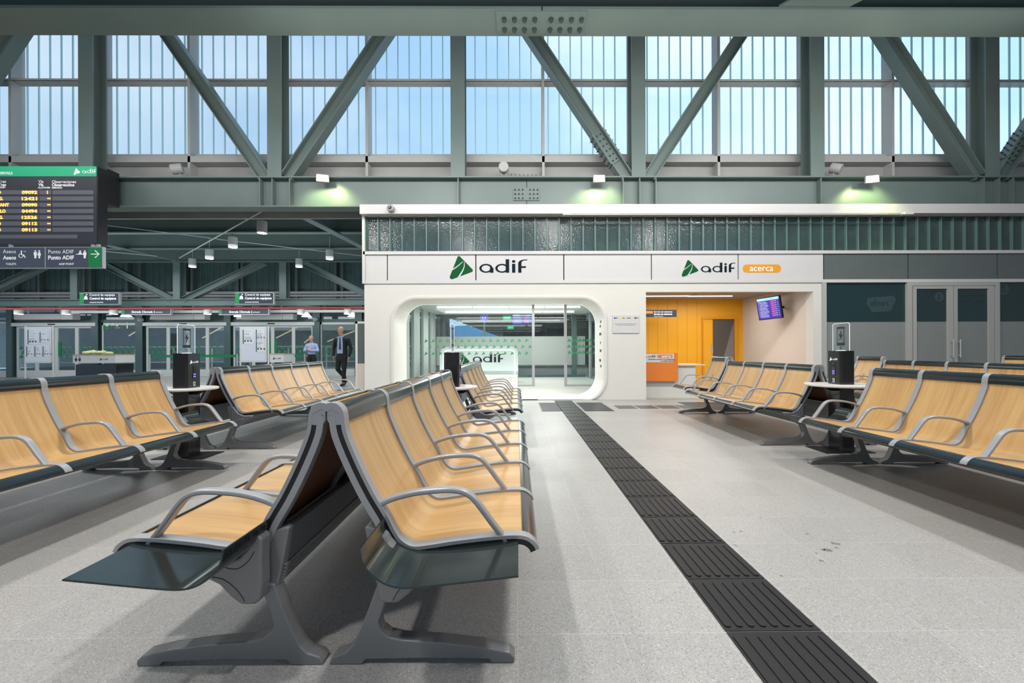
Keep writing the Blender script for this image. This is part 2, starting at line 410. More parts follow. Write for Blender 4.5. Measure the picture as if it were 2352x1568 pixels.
# ------------------------------------------------------------------ floor
mb = MB(); mb.poly([(-34, -8), (16, -8), (16, 60), (-34, 60)], (0, 0, 0), X_, Y_)
struct('floor', mb, floormat(), center=False)

mb = MB(); pitch = .3953
def tact_tile(mb, x0, y0, w=.384, l=.388, bars=8, along=True):
    mb.box(x0, x0+w, y0, y0+l, .0005, .0035, 0)
    for k in range(bars):
        c = (k+.5)/bars
        if along: a = x0 + w*c; q = rrect(a-.013, a+.013, y0+.022, y0+l-.022, .0125, 3)
        else: a = y0 + l*c; q = rrect(x0+.022, x0+w-.022, a-.013, a+.013, .0125, 3)
        b = mb.prism(q, (0, 0, 0), X_, Y_, Z_, .0035, .0075, 0)
k = -3
while 1.73 + k*pitch < 9.3:
    tact_tile(mb, .832, 1.73 + k*pitch + .004); k += 1
ob('tactile_strip', mb, TACT, label='long dark ribbed guidance strip of square tiles running up the open aisle', cat='tactile paving')
mb = MB(); a = PZ(1236, 925, 0); b = PZ(1385, 944, 0)
tact_tile(mb, a.x, b.y, w=.40, l=a.y-b.y, bars=14, along=False)
tact_tile(mb, 1.25, b.y, w=.55, l=a.y-b.y, bars=14, along=False)
ob('tactile_pad', mb, TACTB, label='dark ribbed warning pads at the head of the strip before the rounded entrance', cat='tactile paving')
mb = MB(); y0 = PZ(1500, 938, 0).y; y1 = PZ(1500, 931, 0).y; x = 1.95
while x < 3.4: mb.box(x, x+.36, y0, y1, .0005, .004); x += .41
ob('floor_band', mb, TACTB, label='narrow dark tile band crossing the floor towards the orange office', cat='tactile paving')
mb = MB()
for dx in range(3):
    for dy in range(3): tact_tile(mb, 3.42+dx*.4, 8.05+dy*.4, w=.39, l=.39, bars=6)
ob('tactile_pad', mb, TACTB, label='dark square warning pad partly under the wheelchair seat before the orange office', cat='tactile paving')
mb = MB()
for (px, py, r) in ((1913, 1247, .016), (1925, 1249, .012), (1902, 1263, .02), (1890, 1262, .012), (1886, 1287, .012), (1921, 1257, .01), (1874, 1270, .009), (1686, 1222, .009), (1702, 1220, .009), (1690, 1252, .008), (1855, 1226, .009), (1747, 1189, .009), (1795, 1322, .008)):
    p = PZ(px, py, 0)
    mb.poly([(p.x + r*random.uniform(.6, 1.4)*math.cos(i*PI/5), p.y + r*random.uniform(.6, 1.3)*math.sin(i*PI/5)) for i in range(10)], (0, 0, .0006), X_, Y_)
ob('floor_stain', mb, mat('damp_stain', (.17, .16, .155), .3), label='small dark damp spots scattered on the open floor right of the strip', cat='stain', kind='stuff')

mb = MB(); qa = PZ(770, 902, 0); qb = PZ(830, 885, 0); mb.prism([(qa.x-.4, qa.y-.1), (qb.x+1.2, qb.y+.3), (qb.x+1.2, qb.y+.9), (qa.x-.4, qa.y+.5)], (0, 0, 0), X_, Y_, Z_, .0005, .004)
ob('floor_band', mb, TACTB, label='slanting dark floor band in front of the walking man', cat='tactile paving')
# ------------------------------------------------------------------ benches
PROF = [(.041, .884), (.043, .860), (.050, .825), (.0725, .765), (.109, .683), (.153, .596), (.197, .522), (.226, .464), (.256, .423), (.307, .397), (.381, .403), (.469, .416), (.60, .430), (.680, .434), (.715, .430), (.738, .414), (.747, .398)]
HOOK = [(.004, .908), (.012, .917), (.026, .917), (.037, .905)]
CUR = smooth_path(PROF, 5); FULL = smooth_path(HOOK + PROF, 5)
def shift(path, dz): return [(a, b+dz) for a, b in path]
PITCH = .52; RW = .044
def seat_parts(root, y0, dz=0):
    a, b = y0 + RW*.25, y0 + PITCH - RW*.25
    n = len(FULL); path = shift(FULL, dz)
    # the polyline runs from back top to seat front, so the normal side towards the sitter is +
    s = ob('seat_shell', MB().ribbon(path[6:], .000, .012, a, b, uv=True), WOOD, root, smooth=True)
    s.modifiers.new('es', 'EDGE_SPLIT').split_angle = math.radians(40)
    r = ob('shaded_rear_sheet', MB().ribbon(path[12:-18], -.007, -.0005, a, b, uv=True), WOODR, s)
    top = [p for p in path if p[1] > .862+dz and p[0] > .022]
    ob('top_edge_strip', MB().ribbon(top, .0125, .022, a, b), EDGE, s, bevel=.004)
    fr = [p for p in path if p[0] > .700]
    ob('front_edge_strip', MB().ribbon(fr, .0125, .020, a, b), EDGE, s, bevel=.003)
    return s
ARM = smooth_path([(.178, .566), (.235, .590), (.32, .611), (.42, .620), (.475, .617), (.513, .602), (.545, .570), (.60, .495), (.655, .425)], 5)
def divider_parts(root, y, dz=0, side=0):
    y0, y1 = y-RW/2, y+RW/2
    path = shift(FULL, dz); n = len(path)
    nh = 13; d = ob('divider', MB().ribbon(path, [-.002 if i < nh else min(.010, -.002+.003*(i-nh)) for i in range(n)], .024, y0, y1), ALU, root, bevel=.006)
    ob('channel', MB().ribbon(shift(CUR, dz)[1:], -.010, .012, y0+.003, y1-.003), BLACK, d)
    rear = [p for p in path[14:] if p[0] < .24 and (p[1] > .45+dz)]
    k = len(rear)
    ob('rear_frame', MB().ribbon(rear, -.031, -.008, y0, y1), ALU, d, bevel=.004)
    cap = []
    for i in range(n):
        if path[i][1] < .858+dz and path[i][0] > .03: break
        a = path[max(i-1, 0)]; b = path[i+1]; tx, tz = b[0]-a[0], b[1]-a[1]; l = math.hypot(tx, tz); cap.append((path[i][0]-tz/l*.020, path[i][1]+tx/l*.020))
    cap += [(cap[-1][0]-.048, cap[-1][1]-.004), (.003, .880+dz), (.003, cap[0][1])]
    cap = [(max(a, .003), b) for a, b in cap]
    ob('top_cap', MB().prism(cap, (0, 0, 0), X_, Z_, Y_, y0+.001, y1-.001), ALU, d)
    arm = shift(ARM, dz); k = len(arm)
    o = ob('armrest', MB().ribbon(arm, -.011, .008, y-.020, y+.020), ALU, d, bevel=.006)
    return d
LEGP = [(.186, .292), (.150, .195), (.124, .129), (.094, .069), (.068, .043), (.024, .028), (.012, .012), (.009, 0), (.128, 0), (.142, .018), (.36, .020), (.584, .014), (.596, 0), (.675, 0), (.679, .010), (.676, .022), (.659, .038), (.57, .058), (.42, .077), (.273, .087), (.225, .098), (.196, .121), (.188, .15), (.203, .195), (.238, .292)]
HUBP = [(.196, .475), (.212, .492), (.228, .478), (.238, .46), (.275, .415), (.335, .388), (.45, .392), (.42, .355), (.345, .318), (.305, .275), (.27, .250), (.225, .250), (.205, .262), (.198, .32), (.200, .40)]
BEAMP = [(.135, .490), (.150, .492), (.205, .478), (.245, .405), (.325, .380), (.335, .34), (.295, .268), (.205, .262), (.175, .29), (.160, .36)]
TABP = smooth_path([(.207, .525), (.213, .49), (.233, .456), (.275, .422), (.33, .405), (.42, .409), (.692, .437)], 6)
def make_bench(tables=True, special=None):
    """five seats on a beam; local x = facing direction, y = 0..2.6; special seat (raised) at the 'hi' or 'lo' end"""
    root = bpy.data.objects.new('waiting_bench', None); COL.objects.link(root); root.empty_display_size = .2
    L = 5*PITCH
    rng = range(5)
    if special == 'hi': rng = range(4)
    if special == 'lo': rng = range(1, 5)
    for i in rng: seat_parts(root, i*PITCH)
    for i in list(rng) + [rng[-1]+1]: divider_parts(root, i*PITCH)
    if special:
        y0 = 4*PITCH + .055 if special == 'hi' else -.055
        s = seat_parts(root, y0, .055); s['label'] = 'raised seat with wheelchair symbol on its back'
        divider_parts(root, y0, .055); divider_parts(root, y0+PITCH, .055)
        # wheelchair symbol, engraved dark line on the front of the back
        yc = y0 + PITCH/2; sg = 1 if special == 'hi' else 1
        def bp(a, h):                       # a across (y), h up along the back
            z0 = .53 + h*.62; q = [p for p in CUR if p[0] < .24]; k = min(range(len(q)), key=lambda i: abs(q[i][1]-z0))
            x0 = q[k][0]; k2 = k+1 if q[k][1] > z0 else k-1; f_ = (q[k][1]-z0)/((q[k][1]-q[k2][1]) or 1); x0 += (q[k2][0]-x0)*f_
            return (x0+.0145, yc + a*.62, z0+.055+.008)
        m2 = MB()
        m2.tube([bp(.045*math.cos(t)*sg - .005, .05+.045*math.sin(t)) for t in [math.radians(100+i*20) for i in range(13)]], .0022, 5)
        m2.tube([bp(.0, .135), bp(.0, .085), bp(.035, .083)], .003, 5); m2.tube([bp(.0, .06), bp(.035, .06), bp(.06, .01)], .0025, 5)
        m2.tube([bp(.0, .15), bp(.0, .165)], .005, 6)
        ob('wheelchair_symbol', m2, INK, s)
    ob('beam', MB().prism(BEAMP, (0, 0, 0), X_, Z_, Y_, -.02, L+.02), ALUD, root, bevel=.006)
    m2 = MB()
    for k in range(6): zz = .285 + k*.012; xx = .178 - k*.0035; m2.box(xx-.004, xx+.01, .0, L, zz, zz+.005)
    ob('beam_ribs', m2, ALU, root)
    for yy in (0, L):
        ob('leg', MB().prism(LEGP, (0, yy, 0), X_, Z_, Y_, -.030, .030), ALUD, root, bevel=.010, seg=3)
        e = -1 if yy == 0 else 1
        h = ob('end_bracket', MB().prism(HUBP, (0, yy, 0), X_, Z_, Y_, e*.024, e*(.085 if tables else .045)), ALUD, root, bevel=.010, seg=3)
        if tables:
            f = e*.0875
            g = MB(); arc = smooth_path([(.234, .455), (.222, .40), (.262, .335), (.345, .32)], 6)
            g.tube([(a, yy+e*.0852, b) for a, b in smooth_path([(.340, .385), (.285, .375), (.245, .40), (.222, .435)], 5)], .0016, 5)
            g.tube([(a, yy+e*.0852, b) for a, b in smooth_path([(.39, .35), (.33, .34), (.28, .30), (.255, .262)], 5)], .0016, 5)
            if e < 0: g.text('ACTIU', (.305, yy+e*.0875, .345), (-1, 0, 0) if False else (1, 0, 0), Z_, width=.06, align='C')
            ob('groove', g, INK, h)
            t = ob('side_table', MB().ribbon(TABP, -.003, .003, yy+e*.02, yy+e*.27), TABLE, root, bevel=.0015)
            t['label'] = 'dark polished side table'
            g = MB()
            for k in range(5):
                for j in range(2):
                    y_ = yy + e*(.05+.045*k+.016*j); g.box(.2035, .2105, y_-.004, y_+.004, .497+.006*j, .512+.006*j)
            ob('slot', g, BLACK, t)
    return root

AXL, AXM, AXR, AXQ, AXS = -3.46, -.688, 3.545, 6.16, 8.80
R1, R2 = 1.60, 5.05
std = make_bench(True); pln = make_bench(False); sphi = make_bench(False, 'hi'); splo = make_bench(False, 'lo')
used = set()
def place(proto, ax, y, right, label):
    if proto.name in used: o = copy_tree(proto)
    else: o = proto; used.add(proto.name)
    o.location = (ax, y, 0) if right else (ax, y + 5*PITCH, 0)
    o.rotation_euler = (0, 0, 0 if right else PI)
    tag(o, label, 'bench', 'rows of beech waiting benches')
    return o
place(std, AXM, R1, True, 'nearest bench facing right towards the ribbed strip, dark side table at its end')
place(std, AXM, R1, False, 'nearest bench facing left, back to back, its side table pointing left in the foreground')
place(std, AXL, R1, True, 'bench at the left edge facing right, before the left charging post')
place(std, AXL, R1, False, 'bench at the left edge facing away left, only its top rail seen')
place(std, AXR, R1+.05, False, 'bench at the right edge facing left, before the right charging post')
place(std, AXR, R1+.05, True, 'bench at the right edge facing away right behind the left-facing one')
place(pln, AXM, R2, True, 'farther centre bench facing right, just past the centre charging post')
place(pln, AXM, R2, False, 'farther centre bench facing left, mostly behind its twin')
place(pln, AXL, R2, True, 'farther left bench facing right in front of the two men')
place(pln, AXL, R2, False, 'farther left bench facing away left, back to back with its twin')
place(splo, AXR, R2+.04, False, 'bench facing left before the orange office, raised wheelchair seat at its far end')
place(sphi, AXR, R2+.04, True, 'bench facing away right before the orange office')
place(splo, AXQ, R2+.04, False, 'bench facing left before the grey glass doors, behind the right charging post')
place(splo, AXS, R2+.04, False, 'bench at the far right edge, only the top of its raised seat showing')

# ------------------------------------------------------------------ charging posts
def station(x, y, rr, label):
    t = thing('charging_post', (x, y, 0), label, 'charging post', 'phone charging posts between the benches')
    hw, hl = .082, .105
    ob('base_plate', MB().box(x-.27, x+.27, y-.14, y+.20, 0, .008), BLACK, t, bevel=.002)
    body = MB(); cpts = [(-hw, -hl+.02), (-hw+.02, -hl), (hw-.02, -hl), (hw, -hl+.02), (hw, hl-.02), (hw-.02, hl), (-hw+.02, hl), (-hw, hl-.02)]
    body.prism(cpts, (x, y, 0), X_, Y_, Z_, .008, 1.105)
    b = ob('column', body, BLACKG, t)
    tp = [(rr*math.cos(2*PI*k/40), rr*1.0*math.sin(2*PI*k/40)) for k in range(40)]
    ob('shelf', MB().prism(tp, (x, y, 0), X_, Y_, Z_, .715, .738), mat('pale_shelf_laminate', (.62, .60, .56), .4) if 'shelfm' not in globals() else shelfm, t, bevel=.006)
    m2 = MB(); m2.prism([(-.2, 0), (.2, 0), (.12, -.05), (-.12, -.05)], (x, y, .714), X_, Z_, Y_, -.03, .03)
    ob('shelf_bracket', m2, BLACK, t)
    for sx in (-1, 1):
        u = (0, sx, 0); fx = x + sx*(hw+.0015)
        lg = MB(); full_logo(lg, (fx, y - sx*.062, .992), u, Z_, .040, 0, 1, 0, 1.15, .55)
        ob('front_logo', lg, [WHITE, BLACK], b)
        sk = MB(); sk.box(fx-.002, fx+.002, y+sx*.0-.022, y+.022, .83, .975)
        pn = ob('socket_panel', sk, mat('socket_grey', (.03, .03, .033), .4) if sx < 0 else BLACK, b)
        s2 = MB(); s2.tube([(fx, y, .94), (fx+sx*.004, y, .94)], .017, 16)
        ob('power_socket', s2, BLACK, pn)
        s3 = MB()
        for q in (.875, .85):
            for w_ in (-.009, .009): s3.box(fx, fx+sx*.004, y+w_-.004, y+w_+.004, q, q+.012)
        ob('usb_port', s3, emis('usb_blue', (.15, .12, 1), 4), pn)
        s4 = MB(); s4.prism(rrect(-.014, .014, .757, .80, .005, 3), (fx, y, 0), u, Z_, X_, 0, .001*sx); ob('charging_label', s4, PAPER, b)
        s5 = MB(); s5.prism(rrect(-.007, .007, .766, .791, .003, 3), (fx+sx*.0012, y, 0), u, Z_, X_, 0, .001*sx); ob('label_mark', s5, INK, b)
    # acrylic panel with lit edge and phone symbol, standing lengthwise on the post
    pts = rrect(-.125, .125, 1.08, 1.41, .025, 6)
    pts = [(a, max(b_, 1.107)) for a, b_ in pts]
    ac = ob('acrylic_panel', MB().prism(pts, (x, y, 0), Y_, Z_, X_, -.005, .005), ACRY, t)
    e = MB(); loop = [(x, y+a, b_) for a, b_ in rrect(-.125, .125, 1.0, 1.41, .025, 6) if b_ > 1.1]
    loop = [(x, y+.125, 1.107)] + loop + [(x, y-.125, 1.107)]
    e.tube(loop, .0022, 6); ob('lit_edge', e, LEDR, ac)
    ob('lit_base', MB().box(x-.012, x+.012, y-.06, y+.06, 1.1055, 1.110), LEDR, ac)
    for sx in (-1, 1):
        u = Vector((0, sx, 0)); q = MB(); o_ = (x+sx*.0065, y, 0); n_ = Vector(X_)*sx
        out = rrect(-.052, .052, 1.165, 1.375, .012, 4)
        q.prism([(-.052, 1.165), (.052, 1.165), (.052, 1.195), (-.052, 1.195)], o_, u, Z_, n_, 0, .001)
        q.prism([(-.052, 1.35), (.052, 1.35), (.052, 1.37), (-.052, 1.37)], o_, u, Z_, n_, 0, .001)
        q.prism([(-.052, 1.195), (-.045, 1.195), (-.045, 1.35), (-.052, 1.35)], o_, u, Z_, n_, 0, .001)
        q.prism([(.045, 1.195), (.052, 1.195), (.052, 1.35), (.045, 1.35)], o_, u, Z_, n_, 0, .001)
        q.prism([(.012, 1.335), (-.024, 1.266), (-.004, 1.266), (-.012, 1.212), (.024, 1.282), (.004, 1.282)], o_, u, Z_, n_, 0, .001)
        q.prism([(-.003, 1.12), (.003, 1.12), (.006, 1.15), (-.006, 1.15)], o_, u, Z_, n_, 0, .001)
        ob('phone_symbol', q, INK, ac)
    return t
shelfm = mat('pale_shelf_laminate', (.60, .58, .54), .4)
station(-3.54, 4.70, .29, 'black charging post with lit phone panel and round shelf behind the left bench')
station(-.69, 4.72, .27, 'black charging post seen edge-on between the two centre benches')
station(3.60, 4.80, .35, 'black charging post with lit phone panel behind the right bench')

# ------------------------------------------------------------------ facade
FY = 9.78; OY1 = 12.84
def F(px, py): p = P(px, py, FY); return p.x, p.z
XL = F(837, 700)[0]; XR = 14.0
zt = lambda py: F(1400, py)[1]
Ztop = zt(476); Zc0 = zt(497); Zg0 = zt(577); Zs1 = zt(584); Zs0 = zt(643); Zw = zt(650)
xo0 = F(1484, 800)[0]; xo1 = F(1868, 800)[0]; zo = F(1600, 670)[1]; xp = F(1888, 800)[0]
ovx0, ovx1, ovz1, ovr = -2.74, 1.97, 2.27, .50
# front wall with the rounded opening (built as strips around a rounded rectangle)
mb = MB()
arc = rrect(ovx0, ovx1, .0, ovz1, ovr, 10)           # starts right-top going ccw
def wall_with_hole(mb, X0, X1, Z0, Z1, hole, Y, m=0):
    # connect hole points to outer rectangle points at the same parameter
    cx = sum(p[0] for p in hole)/len(hole); cz = sum(p[1] for p in hole)/len(hole)
    outer = []
    for a, b in hole:
        if b > cz and X0 < a < X1 and abs(a-cx) < (ovx1-ovx0)/2-ovr+.001: outer.append((a, Z1))
        elif b < cz and abs(a-cx) < (ovx1-ovx0)/2-ovr+.001: outer.append((a, Z0))
        else:
            outer.append(None)
    n = len(hole)
    # corners: project radially, clipped to box
    for i in range(n):
        if outer[i] is None:
            a, b = hole[i]; ccx = ovx1-ovr if a > cx else ovx0+ovr; ccz = (ovz1-ovr) if b > cz else ovr
            dx, dz = a-ccx, b-ccz; tx = ((X1 if dx > 0 else X0)-ccx)/dx if abs(dx) > 1e-6 else 1e9; tz = ((Z1 if dz > 0 else Z0)-ccz)/dz if abs(dz) > 1e-6 else 1e9
            t = min(tx, tz); outer[i] = (ccx+dx*t, ccz+dz*t)
    b0 = mb.add([(a, Y, b) for a, b in hole] + [(a, Y, b) for a, b in outer])
    for i in range(n):
        j = (i+1) % n; mb.face((b0+i, b0+j, b0+n+j, b0+n+i), m)
    for (X, Z) in ((X0, Z1), (X1, Z1), (X0, Z0), (X1, Z0)):       # fill outer corners
        best = [i for i in range(n)]
        for i in range(n):
            j = (i+1) % n; p, q = outer[i], outer[j]
            if (abs(p[0]-X) < 1e-6) != (abs(q[0]-X) < 1e-6) and (abs(p[1]-Z) < 1e-6 or abs(q[1]-Z) < 1e-6):
                k = mb.add([(p[0], Y, p[1]), (X, Y, Z), (q[0], Y, q[1])]); mb.face((k, k+1, k+2), m)
wall_with_hole(mb, XL, xo0, 0, Zw, arc, FY)
n = len(arc)
b0 = mb.add([(a, FY, b) for a, b in arc] + [(a, FY+1.07, b) for a, b in arc])
for i in range(n):
    j = (i+1) % n; mb.face((b0+i, b0+j, b0+n+j, b0+n+i))
wall_with_hole(mb, XL+.1, xo0-.02, 0, 2.55, arc, FY+1.07)
mb.box(XL, XL+.10, FY+.002, FY+1.07, 0, Zw)                    # left return
mb.box(xo0-.04, xo0, FY+.002, OY1+.05, 0, 2.62)                # divider to orange office
mb.box(xo0, xp, FY, FY+.12, zo, Zw); mb.box(xo1, xp, FY, FY+.25, 0, zo)
struct('wall_front', mb, WALL, center=False)
# soft bevel ring around the opening
mb = MB(); ring_o = rrect(ovx0-.06, ovx1+.06, -.05, ovz1+.06, ovr+.06, 10)
b0 = mb.add([(a, FY-.002, max(b, 0.001)) for a, b in arc] + [(a, FY-.045, max(b, .001)) for a, b in ring_o] + [(a, FY-.001, max(b, .001)) for a, b in rrect(ovx0-.085, ovx1+.085, -.08, ovz1+.085, ovr+.085, 10)])
for i in range(n):
    j = (i+1) % n; mb.face((b0+i, b0+j, b0+n+j, b0+n+i)); mb.face((b0+n+i, b0+n+j, b0+2*n+j, b0+2*n+i))
struct('trim_1', mb, WALL, center=False, smooth=True)
mb = MB(); lo = rrect(ovx0+.012, ovx1-.012, .012, ovz1-.012, ovr-.012, 10)
seq = [(a, FY+1.03, b) for a, b in lo]
mb.tube(seq + [seq[0]], .004, 6); ob('added_glow_line', mb, emis('soft_added_glow', (1, .98, .94), 1.2), label='thin added glow line running round inside the rounded entrance tunnel', cat='light')  # added glow line, the tunnel itself has only a soft glow
mb = MB(); mb.box(F(1234, 915)[0]*1.02, ovx1-.3, FY-.02, FY+1.05, .0, .02); struct('trim_2', mb, WALL)
mb = MB()
pos = [(1383, 742), (1384, 752), (1381, 770), (1382, 790), (1382, 808), (1378, 830), (1377, 843)]
for i, (px, py) in enumerate(pos):
    q = P(1378, py, FY+.45); mb.box(ovx1-.004, ovx1-.001, FY+.30+.05*(i % 2), FY+.42+.05*(i % 3), q.z, q.z+.06)
ob('wall_lettering', mb, INK, label='column of small dark characters on the right inner face of the entrance tunnel', cat='lettering')
# cornice, channel glass band, fascia
mb = MB(); mb.box(XL-.02, XR, FY-.22, FY+.15, Zc0, Ztop); mb.box(XL-.03, XL+.03, FY-.05, FY+.1, Zw, Zc0); struct('trim_3', mb, PANEL)
mb = MB(); mb.box(XL, XR, FY+.04, FY+.07, Zg0, Zc0)
x = XL+.04
while x < XR: mb.box(x-.012, x+.012, FY-.012, FY+.04, Zg0, Zc0, 1); mb.box(x+.026, x+.032, FY+.01, FY+.04, Zg0, Zc0, 1); x += .2705
struct('window_1', mb, [UDARK, UDRIB])
mb = MB(); mb.box(XL-.01, XR, FY-.05, FY+.1, Zs1, Zg0); mb.box(XL-.01, XR, FY-.03, FY+.1, Zw-.002, Zs0); struct('trim_4', mb, FRAME if False else PANEL)
jx = [837, 890, 1093, 1295, 1496, 1695, 1891]
for i in range(6):
    mb = MB(); mb.box(F(jx[i], 610)[0]+.012, F(jx[i+1], 610)[0]-.012, FY-.01, FY+.05, Zs0, Zs1); struct('trim_%d' % (5+i), mb, PANEL)
mb = MB(); mb.box(XL, XR, FY+.05, FY+.09, Zs0, Zs1); struct('trim_11', mb, BLACK)
jx = [1891, 2085, 2290, 2500, 2700]
for i in range(4):
    mb = MB(); mb.box(F(jx[i], 610)[0]+.014, F(jx[i+1], 610)[0]-.014, FY-.008, FY+.05, Zs0, Zs1); struct('trim_%d' % (12+i), mb, PANELD)
# logos on the fascia
def FP(px, py, dy=-.016): p = P(px, py, FY+dy); return p
mb = MB(); o = FP(1033, 641); h = FP(1033, 588).z - o.z
logo_tri(mb, o, X_, Z_, h, 0, 1); o = FP(1101, 626); logo_word(mb, o, X_, Z_, (FP(1211, 596).x-o.x)/3.60, 2)
ob('logo_sign', mb, [GREEN, PANEL, NAVY], label='large green triangle logo with dark lettering over the rounded entrance', cat='sign')
mb = MB(); o = FP(1566, 635); h = FP(1566, 597).z - o.z
logo_tri(mb, o, X_, Z_, h, 0, 1); o = FP(1610, 625); logo_word(mb, o, X_, Z_, (FP(1689, 603).x-o.x)/3.60, 2)
ob('logo_sign', mb, [GREEN, PANEL, NAVY], label='smaller green triangle logo with dark lettering left of the orange pill sign', cat='sign')
mb = MB(); a = FP(1706, 626); b = FP(1794, 607)
mb.prism(rrect(a.x, b.x, a.z, b.z, (b.z-a.z)/2-.001, 8), (0, FY-.014, 0), X_, Z_, Y_, 0, .004, 0)
mb.text('acerca', (FP(1722, 621).x, FY-.0175, FP(1722, 622.5).z), X_, Z_, width=FP(1777, 621).x-FP(1723, 621).x, m=1)
ob('pill_sign', mb, [mat('pill_orange', (.72, .30, .01), .4), WHITE], label='orange pill-shaped sign with white lettering on the fascia', cat='sign')
# small plaque
t = MB(); a = FP(1407, 765); b = FP(1468, 723); t.box(a.x, b.x, FY-.022, FY-.002, a.z, b.z)
pq = thing('wall_plaque', (a.x, FY-.01, a.z), 'small white notice plaque on the wall between the two office openings', 'plaque')
pl = ob('board', t, PANEL, pq, bevel=.002)
t = MB(); w_ = b.x-a.x
for k, (c_, x0) in enumerate(((3, .05), (1, .31), (2, .53), (0, .82))):
    t.box(a.x+w_*x0, a.x+w_*(x0+.07), FY-.024, FY-.0225, b.z-.085, b.z-.055, c_)
    t.box(a.x+w_*(x0+.08), a.x+w_*(x0+.14), FY-.024, FY-.0225, b.z-.078, b.z-.062, 0)
t.text('Proyecto constructivo del nuevo edificio de viajeros', (a.x+w_*.08, FY-.0235, b.z-.212), X_, Z_, width=w_*.84, height=.022)
t.text('de la estación de Santiago de Compostela', (a.x+w_*.16, FY-.0235, b.z-.240), X_, Z_, width=w_*.66, height=.022)
ob('print', t, [INK, mat('print_yellow', (.75, .6, .02), .5), mat('print_red', (.5, .2, .1), .5), mat('print_blue', (.02, .06, .4), .5)], pl)
# dome camera and the slim fixtures on the cornice
t = thing('dome_camera', tuple(P(897, 490, FY-.3)), 'white dome camera at the left end of the white cornice', 'security camera')
c = P(897, 478, FY-.30); ob('housing', MB().tube([(c.x, c.y+.08, c.z), (c.x, c.y-.03, c.z), (c.x, c.y-.055, c.z)], [.075, .075, .05], 20), LAMPB, t, smooth=True)
ob('lens', MB().tube([(c.x, c.y-.055, c.z), (c.x, c.y-.08, c.z)], [.04, .025], 16), BLACKG, t)
a = P(1283, 493, FY-.3); b = P(1385, 493, FY-.3)
a = P(1295, 492, FY-.32); b = P(2095, 492, FY-.32)
mb = MB(); mb.box(a.x, b.x, a.y, a.y+.07, a.z-.008, a.z+.008); mb.box(a.x-.02, a.x+.16, a.y-.02, a.y+.10, a.z-.012, a.z+.045); mb.box(b.x-.16, b.x+.02, a.y-.02, a.y+.10, a.z-.012, a.z+.045); ob('light_trough', mb, WHITEF, label='long slim white light trough fixed along the cornice', cat='light')

# grey glass shopfront, right
def fr_box(mb, px0, px1, z0, z1, dep=.10, dy=-.03): mb.box(F(px0, 800)[0], F(px1, 800)[0], FY+dy, FY+dy+dep, z0, z1)
mb = MB(); fr_box(mb, 1887, 1897, 0, Zw); struct('trim_16', mb, FRAME)
zf = zt(741)
def pane(name, px0, px1, zl=0, ztp=None, n=None):
    x0, x1 = F(px0, 800)[0], F(px1, 800)[0]; ztp = ztp or Zw
    m_ = MB(); m_.box(x0, x1, FY+.03, FY+.045, zf, ztp, 0); m_.box(x0, x1, FY+.028, FY+.045, zl, zf, 1)
    return m_
struct('window_2', pane('', 1897, 2083), [GLASSDK, FROSTD])
mb = MB(); fr_box(mb, 2082, 2093, 0, Zw); fr_box(mb, 2285, 2294, 0, Zw)
mb.box(F(2093, 800)[0], F(2285, 800)[0], FY-.03, FY+.07, zt(658), Zw); struct('trim_17', mb, FRAME)
dn = 1
for (p0, p1, hx) in ((2096, 2188, 2181), (2190, 2282, 2197)):
    m_ = MB(); x0, x1 = F(p0, 800)[0], F(p1, 800)[0]; z1 = zt(659)
    m_.box(x0, x0+.08, FY-.02, FY+.05, 0, z1); m_.box(x1-.13, x1, FY-.02, FY+.05, 0, z1); m_.box(x0+.08, x1-.13, FY-.02, FY+.05, z1-.06, z1); m_.box(x0+.08, x1-.13, FY-.02, FY+.05, 0, .12)
    d = struct('door_%d' % dn, m_, FRAME)
    ob('door_glass', (lambda q: (q.box(x0+.08, x1-.13, FY+.01, FY+.025, zf, z1-.06, 0), q.box(x0+.08, x1-.13, FY+.008, FY+.026, .12, zf, 1), q)[2])(MB()), [GLASSDK, FROSTD], d)
    hxx = F(hx, 800)[0]; zz0, zz1 = zt(824), zt(782)
    h_ = MB(); h_.tube([(hxx, FY-.09, zz0), (hxx, FY-.09, zz1)], .014, 10)
    for q in (zz0+.05, zz1-.05): h_.tube([(hxx, FY-.09, q), (hxx, FY-.015, q)], .010, 8)
    ob('door_handle', h_, SILVER, d); dn += 1
struct('window_3', pane('', 2294, 2560), [GLASSDK, FROSTD])
mb = MB(); mb.box(F(2560, 800)[0], XR, FY, FY+.1, 0, Zw); struct('wall_right', mb, PANELD)
# reflections of pale signs, painted mirrored on the dark glass
GH = mat('faint_sign_reflection', (.035, .065, .075), .3)
mb = MB(); a = FP(1990, 717, .024); b = FP(2058, 679, .024)
mb.prism([(a.x, a.z+.19), (a.x+.03, b.z-.05), (b.x-.06, b.z), (b.x, b.z-.08), (b.x-.12, a.z+.02), (a.x+.12, a.z)], (0, FY+.024, 0), X_, Z_, Y_, 0, .002, 0)
mb.text('renfe', (FP(2043, 702).x, FY+.020, FP(2043, 702).z), (-1, 0, 0), Z_, width=.40, m=1)
ob('sign_reflection', mb, [GH, GLASSDK], label='faint mirrored sign reflection painted on the dark pane left of the grey doors', cat='sign')
mb = MB(); c = FP(2157, 682, .0); mb.prism([(c.x+.11*math.cos(k*PI/12), c.z+.11*math.sin(k*PI/12)) for k in range(24)], (0, FY+.003, 0), X_, Z_, Y_, 0, .002, 0)
mb.text('i', (c.x, FY+.0005, c.z-.07), (-1, 0, 0), Z_, height=.14, align='C', bold=.04, m=1)
for k, s_ in enumerate(('Información', 'Información', 'Information')): mb.text(s_, (FP(2141, 0).x, FY+.0005, c.z+.03-.115*k), (-1, 0, 0), Z_, width=.30, m=0)
ob('sign_reflection', mb, [GH, GLASSDK], label='faint mirrored information sign reflection painted on the left grey door pane', cat='sign')
